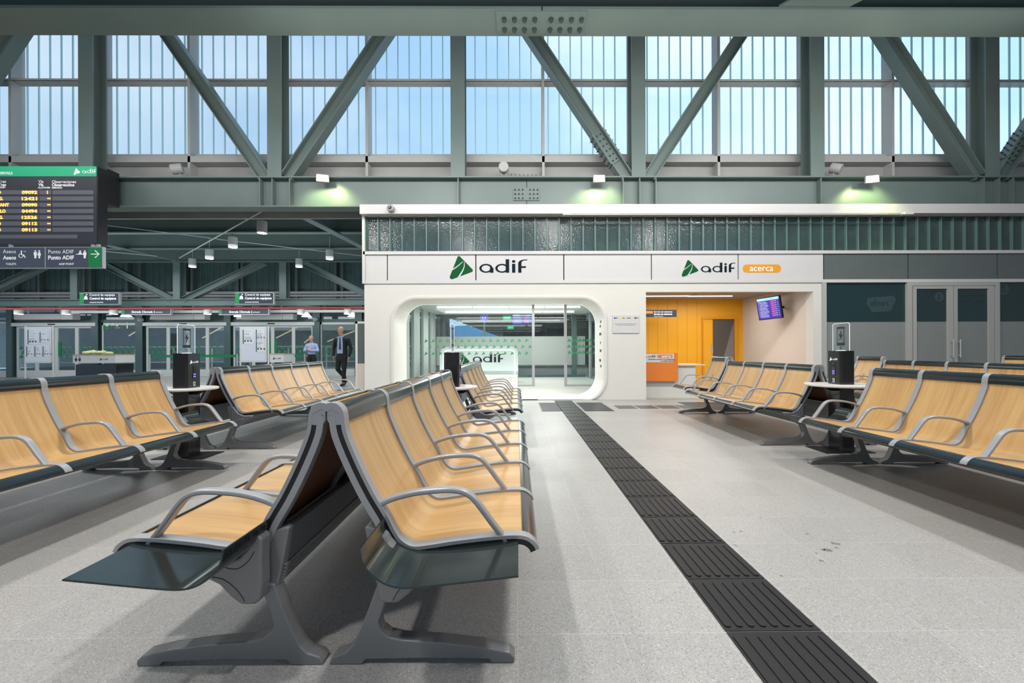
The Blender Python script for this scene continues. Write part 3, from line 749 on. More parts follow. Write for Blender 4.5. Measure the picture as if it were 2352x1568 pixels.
mb = MB()
mb.text('Atención ao cliente', (FP(2264, 0).x, FY+.0005, c.z+.03), (-1, 0, 0), Z_, width=.6, m=0); mb.text('Customer Service', (FP(2262, 0).x, FY+.0005, c.z-.10), (-1, 0, 0), Z_, width=.52, m=0)
ob('sign_reflection', mb, [GH], label='faint mirrored two-line text reflection painted on the right grey door pane', cat='sign')
mb = MB(); c = FP(2308, 663); mb.prism([(c.x+.14*math.cos(k*PI/12), c.z+.14*math.sin(k*PI/12)) for k in range(24)], (0, FY+.024, 0), X_, Z_, Y_, 0, .002, 0)
mb.prism([(c.x+.05*math.cos(k*PI/8), c.z+.05+.05*math.sin(k*PI/8)) for k in range(16)], (0, FY+.021, 0), X_, Z_, Y_, 0, .002, 1)
mb.prism([(c.x-.09, c.z-.06), (c.x+.09, c.z-.06), (c.x+.06, c.z-.02), (c.x-.06, c.z-.02)], (0, FY+.021, 0), X_, Z_, Y_, 0, .002, 1)
ob('sign_reflection', mb, [GH, GLASSDK], label='faint round person symbol reflection painted on the dark pane at the right edge', cat='sign')

# ------------------------------------------------------------------ orange office
OY1 = 12.84; OZ = 2.58
ox1 = xo1
mb = MB(); mb.box(xo0, ox1, OY1, OY1+.05, 0, OZ)
x = xo0-1.0
cut0, cut1 = P(1636, 800, OY1).x, P(1686, 800, OY1).x
struct('wall_back', mb, ORANGE)
mb = MB(); x = xo0+.1
while x < ox1:
    if not (P(1612, 800, OY1).x-.02 < x < P(1690, 800, OY1).x+.02): mb.box(x-.004, x+.004, OY1-.002, OY1, 0, OZ)
    x += .29
struct('trim_18', mb, mat('panel_joint_orange', (.55, .22, .005), .5))
mb = MB(); mb.box(ox1, ox1+.06, FY+.25, OY1, 0, OZ); struct('wall_side', mb, WALLP)
mb = MB(); mb.box(xo0, ox1, FY+.12, OY1, OZ, OZ+.05); struct('ceiling_office', mb, mat('beige_ceiling', (.30, .24, .20), .6))
# doorway in the orange wall
z1 = P(1650, 733, OY1).z; a0 = P(1612, 800, OY1).x; a1 = P(1690, 800, OY1).x
mb = MB(); mb.box(a0, a0+.04, OY1-.05, OY1-.001, 0, z1+.06); mb.box(a1-.05, a1+.03, OY1-.05, OY1-.001, 0, z1+.06); mb.box(a0+.04, a1-.05, OY1-.05, OY1-.001, z1, z1+.06)
d = struct('door_3', mb, mat('orange_door_frame', (.70, .30, .01), .4))
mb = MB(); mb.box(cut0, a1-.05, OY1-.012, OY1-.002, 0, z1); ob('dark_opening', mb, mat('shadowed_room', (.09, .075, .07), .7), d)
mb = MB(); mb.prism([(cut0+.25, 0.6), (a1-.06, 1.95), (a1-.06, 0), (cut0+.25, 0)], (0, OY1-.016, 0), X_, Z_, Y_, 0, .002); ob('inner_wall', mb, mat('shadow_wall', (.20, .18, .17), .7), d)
mb = MB(); mb.box(a0+.04, cut0, OY1-.035, OY1-.015, 0, z1-.01); ob('sliding_leaf', mb, ORANGE, d)
mb = MB(); mb.box(cut0-.05, cut0-.0, OY1-.045, OY1-.035, 1.0, 1.25); ob('lock_plate', mb, SILVER, d)
# hanging sign inside
def sign_plate(mb, px0, px1, py0, py1, Y, th=.04, m=0): a = P(px0, py1, Y); b = P(px1, py0, Y); mb.box(a.x, b.x, Y, Y+th, a.z, b.z, m); return a, b
t = MB(); a, b = sign_plate(t, 1440, 1554, 711, 728, 12.2)
sg = thing('direction_sign', (a.x, 12.2, a.z), 'dark hanging sign with white lettering before the yellow-orange back wall', 'sign')
f = ob('sign_face', t, SIGND2, sg)
t = MB(); t.text('Servicio de asistencia', (P(1502, 718, 12.2).x, 12.197, P(1502, 717.5, 12.2).z), X_, Z_, width=P(1544, 0, 12.2).x-P(1502, 0, 12.2).x)
t.text('Servizo de asistencia', (P(1502, 718, 12.2).x, 12.197, P(1502, 723, 12.2).z), X_, Z_, width=P(1544, 0, 12.2).x-P(1502, 0, 12.2).x, bold=.02)
t.text('ASSISTANCE SERVICE', (P(1502, 718, 12.2).x, 12.197, P(1502, 727, 12.2).z), X_, Z_, width=.25)
t.prism(rrect(P(1484, 0, 12.2).x-.15, P(1497, 0, 12.2).x, P(1490, 720, 12.2).z, P(1490, 714, 12.2).z, .03, 5), (0, 12.195, 0), X_, Z_, Y_, 0, .002, 1)
ob('sign_text', t, [WHITE, ORANGE2], f)
# reception counter
CYc = 10.25
t = thing('reception_counter', (P(1500, 912, CYc).x, CYc, 0), 'white reception counter with orange front panel in the orange office', 'counter')
x0 = xo0+.004; xm = P(1555, 870, CYc-.05).x; x1 = P(1612, 870, CYc).x
ob('counter_body', MB().box(x0, x1-.15, CYc, CYc+.7, 0, P(1600, 838, CYc).z-.02), mat('counter_white', (.60, .59, .55), .4), t)
zc = P(1600, 837, CYc).z
ob('counter_top', MB().box(xm-.1, P(1619, 838, CYc).x, CYc-.05, CYc+.75, zc-.03, zc+.005), mat('pale_wood_top', (.62, .48, .33), .4), t, bevel=.003)
zz0 = P(1520, 875, CYc-.1).z; zz1 = P(1520, 810, CYc-.1).z
fp = ob('front_panel', MB().box(x0, xm, CYc-.12, CYc-.06, zz0, zz1), ORANGE2, t, bevel=.003)
m2 = MB(); a = P(1484, 832, CYc-.125); b = P(1548, 812, CYc-.125); m2.box(a.x-.1, b.x, CYc-.127, CYc-.122, a.z, b.z)
pl = ob('sign_plate', m2, WHITEF, fp)
m2 = MB(); yy = CYc-.130
def q_(px, py): return P(px, py, yy)
o = q_(1476, 824); logo_tri(m2, o, X_, Z_, .10, 0, 1); o = q_(1488, 820.5); logo_word(m2, o, X_, Z_, .052, 2)
a, b = q_(1510, 822), q_(1545, 814); m2.prism(rrect(a.x, b.x, a.z, b.z, .038, 6), (0, yy, 0), X_, Z_, Y_, 0, .001, 3)
m2.text('acerca', (q_(1517, 0).x, yy-.001, q_(1515, 820.5).z), X_, Z_, width=q_(1538, 0).x-q_(1517, 0).x, m=4)
m2.text('Asistencia a personas con discapacidad', (q_(1486, 0).x, yy-.001, q_(1515, 827).z), X_, Z_, width=q_(1546, 0).x-q_(1486, 0).x, bold=.02, m=2)
m2.text('y movilidad reducida', (q_(1513, 0).x, yy-.001, q_(1515, 831).z), X_, Z_, width=q_(1546, 0).x-q_(1513, 0).x, bold=.02, m=2)
ob('plate_print', m2, [GREEN, WHITEF, NAVY, ORANGE2, WHITE], pl)
# ceiling lights in the orange office
for (p0, p1, lb) in ((1470, 1580, 'left'), (1581, 1680, 'right')):
    a = PZ(p0, 680, OZ-.004); b = PZ(p1, 680, OZ-.004)
    mb = MB(); mb.box(a.x, b.x, a.y-.03, a.y+.03, OZ-.012, OZ)
    ob('led_strip', mb, LEDW, label='%s of the two white strip lights in the orange office ceiling' % lb, cat='light', group='orange office strip lights')
a = PZ(1596, 676, OZ-.004); ob('smoke_detector', MB().cyl((a.x, a.y), .06, OZ-.03, OZ), LAMPB, label='small round white smoke detector on the orange office ceiling', cat='smoke detector')
# wall-mounted screen on the right side wall
def timetable(mb, o, u, w, W, Hh, rows, head, m=(0, 1, 2, 3)):
    o, u, w = Vector(o), Vector(u), Vector(w); n = u.cross(w).normalized()*.002
    def r(a0, a1, b0, b1, mm, k=1): 
        p = [o+u*(W*a)+w*(Hh*b)+n*k for a, b in ((a0, b0), (a1, b0), (a1, b1), (a0, b1))]; i = mb.add(p); mb.face((i, i+1, i+2, i+3), mm)
    r(0, 1, 0, 1, m[0], 0); r(.0, 1, .88, 1, m[3])
    mb.text(head, o+u*(W*.05)+w*(Hh*.91)+n*2, u, w, width=W*.33, m=m[1]); mb.text('13:25', o+u*(W*.75)+w*(Hh*.91)+n*2, u, w, width=W*.18, m=m[1])
    names = ['A Coruña', 'Vigo Guixar', 'Santiago', 'Madrid Chamartín', 'Vigo Urzáiz', 'Ourense', 'A Coruña', 'Ferrol']
    for i in range(rows):
        z = .80 - i*(.78/rows)
        mb.text('1%d:%02d ' % (3+i//3, (i*17) % 60) + names[i % 8], o+u*(W*.04)+w*(Hh*z)+n*2, u, w, width=W*(.36+.05*(i % 3)), height=Hh*.042, m=m[1])
        mb.text('Media distancia Dest.', o+u*(W*.12)+w*(Hh*(z-.045))+n*2, u, w, width=W*.36, height=Hh*.03, m=m[1])
        r(.62, .76, z-.01, z+.04, m[2]); mb.text('%05d' % (12400+i*37), o+u*(W*.77)+w*(Hh*z)+n*2, u, w, width=W*.10, m=m[1]); mb.text(str(1+i % 4), o+u*(W*.92)+w*(Hh*z)+n*2, u, w, height=Hh*.04, m=m[1])
c = P(1768, 707, 11.0)
t = thing('wall_screen', tuple(P(1800, 707, 11.2)), 'tilted blue timetable screen on the pale side wall of the orange office', 'screen')
# plane facing left-down towards the aisle
pA = P(1736, 688, 11.05); pB = P(1786, 680, 10.55); pD = P(1745, 734, 11.05); pC = P(1796, 728, 10.55)
u_ = (pB-pA); Wd = u_.length; u_ = u_.normalized(); w_ = (pA-pD); w_ = (w_ - u_*w_.dot(u_)); Hd = w_.length; w_ = w_.normalized(); n_ = u_.cross(w_)
if n_.y > 0: n_ = -n_
m2 = MB(); m2.prism([(-.02, -.02), (Wd+.02, -.02), (Wd+.02, Hd+.02), (-.02, Hd+.02)], pD, u_, w_, n_, -.06, -.001); cs = ob('casing', m2, BLACK, t)
m2 = MB(); timetable(m2, pD + n_*.002, u_, w_, Wd, Hd, 8, 'Departures'); ob('display', m2, [SCREEN, SCRT, SCRP, SCRC], t)
m2 = MB(); mid = pD + u_*(Wd*.6) + w_*(Hd*.5) - n_*.06; m2.tube([mid, (xo1, mid.y+.1, mid.z+.02)], .03, 8); ob('bracket', m2, BLACK, t)

# ------------------------------------------------------------------ glazed office behind the rounded entrance
GX0, GX1, GY0, GY1, GZ = -3.35, 2.88, FY+1.07, 17.9, 2.58
mb = MB(); mb.box(GX0, GX1, GY0, GY1, GZ, GZ+.06); struct('ceiling_glazed_office', mb, mat('grey_office_ceiling', (.45, .47, .45), .5))
mb = MB(); mb.poly([(GX0, GY0-.95), (xo0, GY0-.95), (xo0, GY1), (GX0, GY1)], (0, 0, .003), X_, Y_); mb.poly([(xo0-.0, FY+.12), (xo1, FY+.12), (xo1, OY1), (xo0, OY1)], (0, 0, .003), X_, Y_); struct('floor_office', mb, OFLOOR, center=False)
# left side: light posts and glass
wn = 4
for sx, xx in ((0, GX0), (1, GX1)):
    mb = MB(); mb.box(xx, xx+.02, GY0, GY1, 0, GZ, 0)
    w = struct('window_%d' % wn, mb, GLASSD); wn += 1
    m2 = MB(); yy = GY0+.3
    while yy < GY1: m2.box(xx-.04, xx+.06, yy, yy+(.10 if sx else .85), 0, GZ); yy += 1.45
    ob('post', m2, FRAME, w)
mb = MB(); mb.box(GX0+.07, GX1-.05, GY1, GY1+.02, 1.68, GZ, 0); mb.box(GX0+.07, GX1-.05, GY1, GY1+.02, 0.1, .50, 0); mb.box(GX0+.07, GX1-.05, GY1-.004, GY1+.022, .50, 1.68, 1)
w = struct('window_%d' % wn, mb, [GLASS, FROST]); wn += 1
m2 = MB(); m2.box(GX0+.07, GX1-.05, GY1-.03, GY1+.05, 0, .1); m2.box(GX1-.6, GX1-.4, GY1-.05, GY1+.1, 0, GZ, 0); ob('frame', m2, TEAL, w)
# partition 13.45 with sliding door frames
PY = 13.45
a1 = P(1222, 800, PY).x; b0_ = P(1296, 800, PY).x
mb = MB(); mb.box(GX0+.08, a1, PY, PY+.012, .02, GZ-.001, 0); w = struct('window_%d' % wn, mb, GLASS); wn += 1
m2 = MB(); m2.box(a1, P(1228, 800, PY).x, PY-.03, PY+.04, 0, GZ-.001); m2.box(GX0+.08, a1, PY-.02, PY+.03, 0, .05); ob('frame', m2, SILVER, w)
def tri_rows(parent, rows, name='green_marks'):
    m_ = MB()
    for (xs, z) in rows:
        for xx in xs: logo_tri(m_, (xx, PY-.006, z), X_, Z_, .105, 0, 1)
    ob(name, m_, [mat('applied_green', (.01, .26, .08), .5), FROSTD if False else PANEL], parent)
px_ = lambda p: P(p, 800, PY).x
step = (px_(1209)-px_(975))/14.2
tri_rows(w, [([px_(975)+i*step for i in range(15)], P(1100, 786, PY).z), ([px_(983)+i*step for i in range(15)], P(1100, 800, PY).z), ([px_(975)+i*step for i in range(15)], P(1100, 815, PY).z)])
mb = MB(); mb.box(P(1302, 800, PY).x, GX1-.05, PY, PY+.012, .05, GZ-.001, 0); w = struct('window_%d' % wn, mb, GLASS); wn += 1
m2 = MB(); m2.box(b0_, P(1302, 800, PY).x, PY-.03, PY+.04, 0, GZ-.001); m2.box(P(1302, 800, PY).x, GX1-.05, PY-.02, PY+.03, 0, .05); ob('frame', m2, SILVER, w)
tri_rows(w, [([px_(1304)+i*step*.5 for i in range(8)], P(1330, 785, PY).z), ([px_(1303)+i*step*.5 for i in range(8)], P(1330, 799, PY).z), ([px_(1304)+i*step*.5 for i in range(8)], P(1330, 813, PY).z)])
# reception desk with the glowing rim
DY = 14.85
t = thing('reception_desk', (P(1110, 878, DY).x, DY, 0), 'white glowing reception desk with rounded rim and dark lettering behind the glass', 'desk')
dx0 = P(1010, 850, DY).x; dx1 = P(1190, 850, DY).x; dz1 = P(0, 800, DY).z
out = rrect(dx0, dx1, .02, dz1, .26, 8); inn = rrect(dx0+.10, dx1-.10, .12, dz1-.10, .18, 8); k = len(out)
m2 = MB(); b0 = m2.add([(a, DY, b) for a, b in out] + [(a, DY, b) for a, b in inn] + [(a, DY+.7, b) for a, b in out] + [(a, DY+.18, b) for a, b in inn])
for i in range(k):
    j = (i+1) % k; m2.face((b0+i, b0+j, b0+k+j, b0+k+i)); m2.face((b0+i, b0+j, b0+2*k+j, b0+2*k+i)); m2.face((b0+k+i, b0+k+j, b0+3*k+j, b0+3*k+i))
ob('rim', m2, mat('desk_white', (.8, .8, .8), .3), t)
m2 = MB(); m2.poly(inn, (0, DY+.18, 0), X_, Z_); bk = ob('desk_front', m2, mat('desk_front_white', (.72, .73, .72), .3), t)
m2 = MB(); q = [(a, DY+.15, b) for a, b in rrect(dx0+.115, dx1-.115, .135, dz1-.115, .165, 8)]; m2.tube(q+[q[0]], .012, 6); ob('rim_light', m2, emis('rim_glow', (1, 1, 1), 2.2), t)
m2 = MB(); logo_tri(m2, P(1043, 844, DY+.17), X_, Z_, P(0, 808, DY).z-P(0, 844, DY).z, 0, 1); o = P(1086, 832, DY+.17); logo_word(m2, o, X_, Z_, (P(1154, 0, DY+.17).x-o.x)/3.6, 2)
ob('desk_logo', m2, [GREEN, WHITEF, NAVY], bk)
# low white plinth beside the desk
a = P(1062, 880, 13.9); mb = MB(); mb.box(P(1100, 0, 12.4).x, P(1186, 0, 12.4).x, 12.2, 12.75, .0, .40); ob('low_bench', mb, mat('bench_white', (.75, .75, .73), .4), bevel=.02, label='low white bench block inside the entrance left of the door opening', cat='bench')
# led lines on the office ceiling
i = 0
ends = {0: (1005, 1368), 1: (1022, 1318)}
for r, (py, p0, p1) in enumerate(((706, 1003, 1332), (717, 1023, 1318))):
    A = PZ(p0, py, GZ-.03); B = PZ(p1, py, GZ-.03); k = 4
    for j in range(k):
        x0 = A.x + (B.x-A.x)*j/k + .02; x1 = A.x + (B.x-A.x)*(j+1)/k - .02
        mb = MB(); mb.box(x0, x1, A.y-.035, A.y+.035, GZ-.05, GZ)
        ob('led_strip', mb, LEDW, label='%s white strip light in the %s ceiling row of the glazed office' % (('leftmost', 'second', 'third', 'rightmost')[j], ('front', 'rear')[r]), cat='light', group='glazed office strip lights')
# things seen beyond the office: screens on posts, platform canopy
def hang_screen(name, px0, px1, py0, py1, Y, label, mats, draw, cat='screen'):
    a = P(px0, py1, Y); b = P(px1, py0, Y)
    t = thing(name, (a.x, Y, a.z), label, cat)
    ob('casing', MB().box(a.x-.02, b.x+.02, Y, Y+.08, a.z-.02, b.z+.02), BLACK, t)
    m_ = MB(); draw(m_, a, b, Y-.004); ob('display', m_, mats, t)
    ob('hanger', MB().box((a.x+b.x)/2-.03, (a.x+b.x)/2+.03, Y+.02, Y+.06, b.z+.02, CANZ), FRAME, t)
CANZ = 3.05
def d_blue(m_, a, b, Y): timetable(m_, (a.x, Y, a.z), X_, Z_, b.x-a.x, b.z-a.z, 6, 'Salidas')
hang_screen('platform_screen', 1177, 1221, 723, 745, 19.5, 'blue timetable screen hanging beyond the glazed office', [SCREEN, SCRT, SCRP, SCRC], d_blue)
def d_sec(m_, a, b, Y): m_.box(a.x, b.x, Y, Y+.003, a.z, b.z, 0); m_.text('2.S', ((a.x+b.x)/2, Y-.002, a.z+(b.z-a.z)*.3), X_, Z_, width=(b.x-a.x)*.55, align='C', m=1)
t = thing('platform_marker', (P(1111, 730, 19.0).x, 19.0, 0), 'square blue platform marker on a slim pole beyond the glazed office', 'sign')
a = P(1104, 737, 19.0); b = P(1120, 722, 19.0)
ob('pole', MB().box((a.x+b.x)/2-.04, (a.x+b.x)/2+.04, 19.02, 19.08, 0, a.z), FRAME, t); m_ = MB(); d_sec(m_, a, b, 18.99); ob('marker_face', m_, [emis('marker_blue', (.05, .03, .6), 1.2), SCRT], t); ob('casing', MB().box(a.x-.02, b.x+.02, 19.0, 19.08, a.z-.02, b.z+.02), FRAME, t)
for (p0, p1, q0, q1, tx, lb) in ((1155, 1175, 725, 735, 'AQUA', 'upper'), (1165, 1180, 748, 756, 'AGUA', 'lower')):
    a = P(p0, q1, 20.5); b = P(p1, q0, 20.5); m_ = MB(); m_.box(a.x, b.x, 20.5, 20.55, a.z, b.z, 0); m_.text(tx, ((a.x+b.x)/2, 20.495, a.z+.06), X_, Z_, width=(b.x-a.x)*.7, align='C', m=1)
    ob('green_sign', m_, [SCRG, SCRT], label='%s small lit green sign beyond the glazed office' % lb, cat='sign')
mb = MB(); e0 = PZ(1029, 733, CANZ); e1 = PZ(1150, 774, CANZ); e00 = e0 + (e0-e1)*.12
e00 = Vector((e0.x - .1, 18.2, CANZ))
mb.prism([(e00.x, e00.y), (12, 18.2), (12, 58), (e1.x, e1.y)] if e1.y > 20 else [], (0, 0, CANZ), X_, Y_, Z_, 0, .15)
struct('ceiling_platform', mb, ROOFD, center=False)
mb = MB()
for k in range(9):
    y = 21 + k*2.4; t_ = (y-e00.y)/(e1.y-e00.y); xl = e00.x + (e1.x-e00.x)*t_
    mb.box(xl+.1, 11, y, y+.10, CANZ-.08, CANZ-.0)
ob('canopy_purlins', mb, FRAME, label='pale roof bars crossing under the platform canopy beyond the office', cat='beam', kind='stuff')
mb = MB(); mb.box(-1.2, 16, 40, 40.4, 0, CANZ); struct('wall_platform', mb, STONE)
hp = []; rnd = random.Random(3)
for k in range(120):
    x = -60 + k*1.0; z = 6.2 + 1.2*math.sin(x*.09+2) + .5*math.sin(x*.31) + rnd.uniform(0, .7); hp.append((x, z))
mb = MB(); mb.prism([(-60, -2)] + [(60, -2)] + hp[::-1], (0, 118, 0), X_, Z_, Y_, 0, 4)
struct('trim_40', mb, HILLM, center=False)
# panel leaning out beside the facade corner
YP = 10.1
t = thing('glazed_panel', (P(828, 900, YP).x, YP, 0), 'narrow glazed door panel standing at the left corner of the white facade', 'panel')
a = P(816, 738, YP); b = P(836, 905, YP)
ob('panel_frame', MB().box(a.x, a.x+.05, YP, YP+.05, 0, a.z).box(XL-.02, XL+.03, YP+.06, YP+.11, 0, a.z).box(a.x, XL, YP, YP+.05, a.z-.05, a.z), WALL, t)
ob('pane', MB().box(a.x+.05, XL-.02, YP+.01, YP+.03, P(0, 838, YP).z, a.z-.05), PANELD, t); ob('lower_panel', MB().box(a.x+.05, XL-.02, YP+.01, YP+.04, .05, P(0, 838, YP).z), WALLP, t)

# ------------------------------------------------------------------ big steelwork
# near roof beam overhead
YB = 6.72
zb = P(1176, 83, 7.0).z
t = thing('roof_beam', (0, YB, zb), 'huge green steel beam crossing the top of the hall overhead', 'beam')
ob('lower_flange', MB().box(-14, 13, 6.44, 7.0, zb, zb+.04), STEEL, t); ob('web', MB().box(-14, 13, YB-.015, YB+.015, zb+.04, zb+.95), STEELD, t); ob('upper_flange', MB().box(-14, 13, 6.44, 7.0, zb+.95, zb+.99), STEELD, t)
m2 = MB(); a = PZ(1142, 77, zb-.02); b = PZ(1340, 32, zb-.02); m2.box(a.x, PZ(1337, 77, zb).x, 6.47, 6.93, zb-.022, zb); sp = ob('splice_plate', m2, STEEL, t)
for r in range(2):
    for c in range(8):
        xx = a.x + .12 + c*.155 + (.09 if c > 3 else 0); yy = 6.60 + r*.21
        m2 = MB(); m2.cyl((xx, yy), .042, zb-.035, zb-.022, 6); m2.cyl((xx, yy), .028, zb-.075, zb-.035, 8); ob('bolt', m2, STEELD, sp)
m2 = MB(); m2.box(PZ(1242, 60, zb).x-.01, PZ(1242, 60, zb).x+.01, 6.4395, 6.50, zb-.001, zb+.05); ob('joint', m2, BLACK, t)
mb = MB(); a = PZ(1790, 19, zb+.02); b = PZ(1905, 19, zb+.02); mb.prism([(a.x, 6.45), (b.x+.3, 6.45), (b.x+1.4, 5.0), (a.x+1.1, 5.0)], (0, 0, zb+.045), X_, Y_, Z_, 0, .03); ob('roof_brace', mb, STEEL, label='slanted green roof brace meeting the overhead beam at top right', cat='beam')
# truss
TY = 9.77; cz0 = P(1176, 474, 9.60).z; cz1 = P(1176, 404, 9.60).z; ztop = 10.4
XN = [-17.4, -13.4, -9.41, -5.30, -1.275, 2.72, 6.70, 10.62, 14.6]
t = thing('roof_truss', (0, TY, cz0), 'large green steel truss with slanted members before the high windows', 'truss')
bc = MB(); bc.box(-22, 15, 9.60, 9.94, cz0, cz0+.03); bc.box(-22, 15, 9.60, 9.94, cz1-.03, cz1); bc.box(-22, 15, TY-.012, TY+.012, cz0+.03, cz1-.03); ob('bottom_chord', bc, STEEL, t)
ob('top_chord', MB().box(-22, 15, 9.60, 9.94, ztop, ztop+.35), STEELD, t)
for px in (258, 600, 628, 668, 1053, 1430, 1468, 1505, 1882, 2255, 2290, 2322):
    x = P(px, 440, 9.68).x; ob('stiffener', MB().box(x-.012, x+.012, 9.62, TY-.012, cz0+.03, cz1-.03), STEEL, t)
for x in XN[1:]:
    q = MB(); q.box(x-.155, x+.155, 9.60, 9.63, cz1, ztop); q.box(x-.155, x+.155, 9.92, 9.95, cz1, ztop); q.box(x-.012, x+.012, 9.63, 9.92, cz1, ztop); ob('post', q, STEEL, t)
for i in range(0, len(XN)):
    if i % 2 == 1:                                      # bottom node: diagonals go up to both neighbours
        for s_ in (-1, 1):
            j = i+s_
            if 0 <= j < len(XN):
                xb = XN[i] + s_*.16
                xt = XN[j] - s_*.16
                ob('diagonal', MB().ibeam((xb + s_*.08, TY-.02, cz1+.0), (xt, TY-.02, ztop), .27, .27, .022, .014), STEEL, t)

# splice with bolts on the diagonal left of the node over the office, and on the bottom chord
def bolt_plate(parent, o, u, w, n, nu, nw, su, sw, th=.02, br=.016, gap=.0, name='splice_plate'):
    o, u, w, n = Vector(o), Vector(u).normalized(), Vector(w).normalized(), Vector(n).normalized()
    W = su*(nu)+gap; Hh = sw*nw
    m_ = MB(); m_.prism([(0, 0), (W, 0), (W, Hh), (0, Hh)], o, u, w, n, 0, th); p = ob(name, m_, STEEL, parent)
    for i in range(nu):
        for j in range(nw):
            m_ = MB(); c = o + u*(su*(i+.5) + (gap if i >= nu/2 else 0)) + w*(sw*(j+.5)); m_.tube([c+n*th, c+n*(th+.028)], br, 6)
            m_.tube([c+n*(th+.028), c+n*(th+.05)], br*.6, 6); ob('bolt', m_, STEELD, p)
    return p
a = P(1179, 460, TY-.03); b = P(1239, 431, TY-.03)
bolt_plate(t, (a.x, TY-.012, a.z), X_, Z_, (0, -1, 0), 6, 3, (b.x-a.x-.08)/6, (b.z-a.z)/3, gap=.08)
a = P(1170, 412, 9.6); b = P(1246, 412, 9.6)
bolt_plate(t, (a.x, 9.62, cz1), X_, Y_, Z_, 8, 1, (b.x-a.x)/8, .12, name='splice_plate')
ob('joint', MB().box(P(1208, 0, TY).x-.008, P(1208, 0, TY).x+.008, TY-.016, TY-.011, cz0+.05, cz1-.05), BLACK, t)
ob('splice_plate', MB().box(P(1168, 0, 9.6).x, P(1250, 0, 9.6).x, 9.585, 9.955, cz0-.02, cz0), STEEL, t)
xb, xt = XN[5]-.24, XN[4]+.16; dv = Vector((xt-xb, 0, ztop-cz1)).normalized(); nrm = Vector((dv.z, 0, -dv.x))
base = Vector((xb, 0, cz1)) + dv*.42
for sg in (-1, 1):
    bolt_plate(t, base + nrm*sg*.135 + Vector((0, TY-.15, 0)), dv, Y_, nrm*sg, 6, 2, .13, .13)
bolt_plate(t, base - nrm*.09 + Vector((0, TY-.035, 0)), dv, nrm, (0, -1, 0), 6, 2, .13, .09)
xb, xt = XN[7]+.24, XN[8]-.16; dv = Vector((xt-xb, 0, ztop-cz1)).normalized(); nrm = Vector((dv.z, 0, -dv.x)); base = Vector((xb, 0, cz1)) + dv*.42
for sg in (-1, 1): bolt_plate(t, base + nrm*sg*.135 + Vector((0, TY-.15, 0)), dv, Y_, nrm*sg, 6, 2, .13, .13)
bolt_plate(t, base - nrm*.09 + Vector((0, TY-.035, 0)), dv, nrm, (0, -1, 0), 6, 2, .13, .09)

# ------------------------------------------------------------------ clerestory
GF, GB = 10.20, 10.47
zg0 = P(1176, 357, GB).z; zt0 = P(1176, 202, GB).z; zt1 = zt0+.10; zg1 = 10.6
MX = [-11.74+2.065*k for k in range(-5, 14)]
nw = 20
for i in range(len(MX)-1):
    xa, xb = MX[i]+.03, MX[i+1]-.03
    m_ = MB(); m_.box(xa, xb, GB, GB+.012, zg0, zg1, 0); x = xa+.10+(.0 if i % 2 else .05)
    w = struct('window_%d' % nw, m_, UGL); nw += 1
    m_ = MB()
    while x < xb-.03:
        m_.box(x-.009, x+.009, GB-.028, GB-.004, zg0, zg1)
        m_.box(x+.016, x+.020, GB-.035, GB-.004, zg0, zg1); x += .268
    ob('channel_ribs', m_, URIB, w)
mb = MB()
for x in MX: mb.box(x-.03, x+.03, GF, GB+.03, cz1+.02, zg1)
mb.box(MX[0], MX[-1], GF, GB-.036, zt0, zt0+.05) ; mb.box(MX[0], MX[-1], GF, GB-.036, P(1176, 372, GF).z, P(1176, 358, GF).z)
mb.box(MX[0], MX[-1], GF-.01, GF+.02, zt0+.0, P(1176, 182, GF).z)
struct('trim_20', mb, FRAME)
PNL = mat('brushed_light_metal_panel', (.42, .415, .40), .28, metal=.25, var=.25, vscale=1.2)
mb = MB(); mb.box(MX[0], MX[-1], GB-.02, GB+.02, cz0, zg0); struct('wall_sill', mb, PNL)
mb = MB(); mb.box(MX[0], MX[-1], GB-.12, GB-.02, zg0-.10, zg0-.02); struct('trim_21', mb, FRAME)
m_ = MB()
for x in MX: m_.box(x-.08, x+.08, 9.98, 10.18, cz1, cz1+.02); m_.prism([(-.07, 0), (.07, 0), (0, .10)], (x, 0, cz1+.02), X_, Z_, Y_, 10.0, 10.02)
ob('foot_brackets', m_, STEELD, label='small green foot brackets of the window mullions standing on the truss chord', cat='bracket', kind='stuff')

# flood lights with lens, on the chord edge
def flood(px, py, lb, rz):
    c = P(px, py, 9.50)
    t = thing('flood_light', (c.x, c.y, c.z), lb, 'flood light', rz=rz)
    L = base_of(t)
    q = MB(); q.box(c.x-.13, c.x+.13, c.y-.02, c.y+.05, c.z-.09, c.z+.07); h = ob('housing', q, LAMPB, t, bevel=.01)
    q = MB(); q.box(c.x-.10, c.x+.10, c.y-.028, c.y-.020, c.z-.065, c.z+.045); ob('lens', q, LAMPF, h)
    q = MB(); q.box(c.x-.02, c.x+.02, c.y+.05, c.y+.12, c.z-.03, c.z+.03); ob('bracket', q, BLACK, h)
    l = bpy.data.lights.new('flood_glow', 'SPOT'); l.energy = 70; l.color = (.88, 1, .42); l.spot_size = math.radians(115); l.spot_blend = .6; l.shadow_soft_size = .05
    o = bpy.data.objects.new('flood_glow', l); COL.objects.link(o); o.location = (c.x+.03, c.y-.22, c.z-.02)
    d = Vector((0, .75, -1)); o.rotation_euler = d.to_track_quat('-Z', 'Y').to_euler()
flood(741, 408, 'lit square flood light on the truss chord over the left end of the facade', .3)
flood(1376, 409, 'lit square flood light on the truss chord above the centre fascia', 0)
flood(2003, 410, 'lit square flood light on the truss chord at the right', -.3)
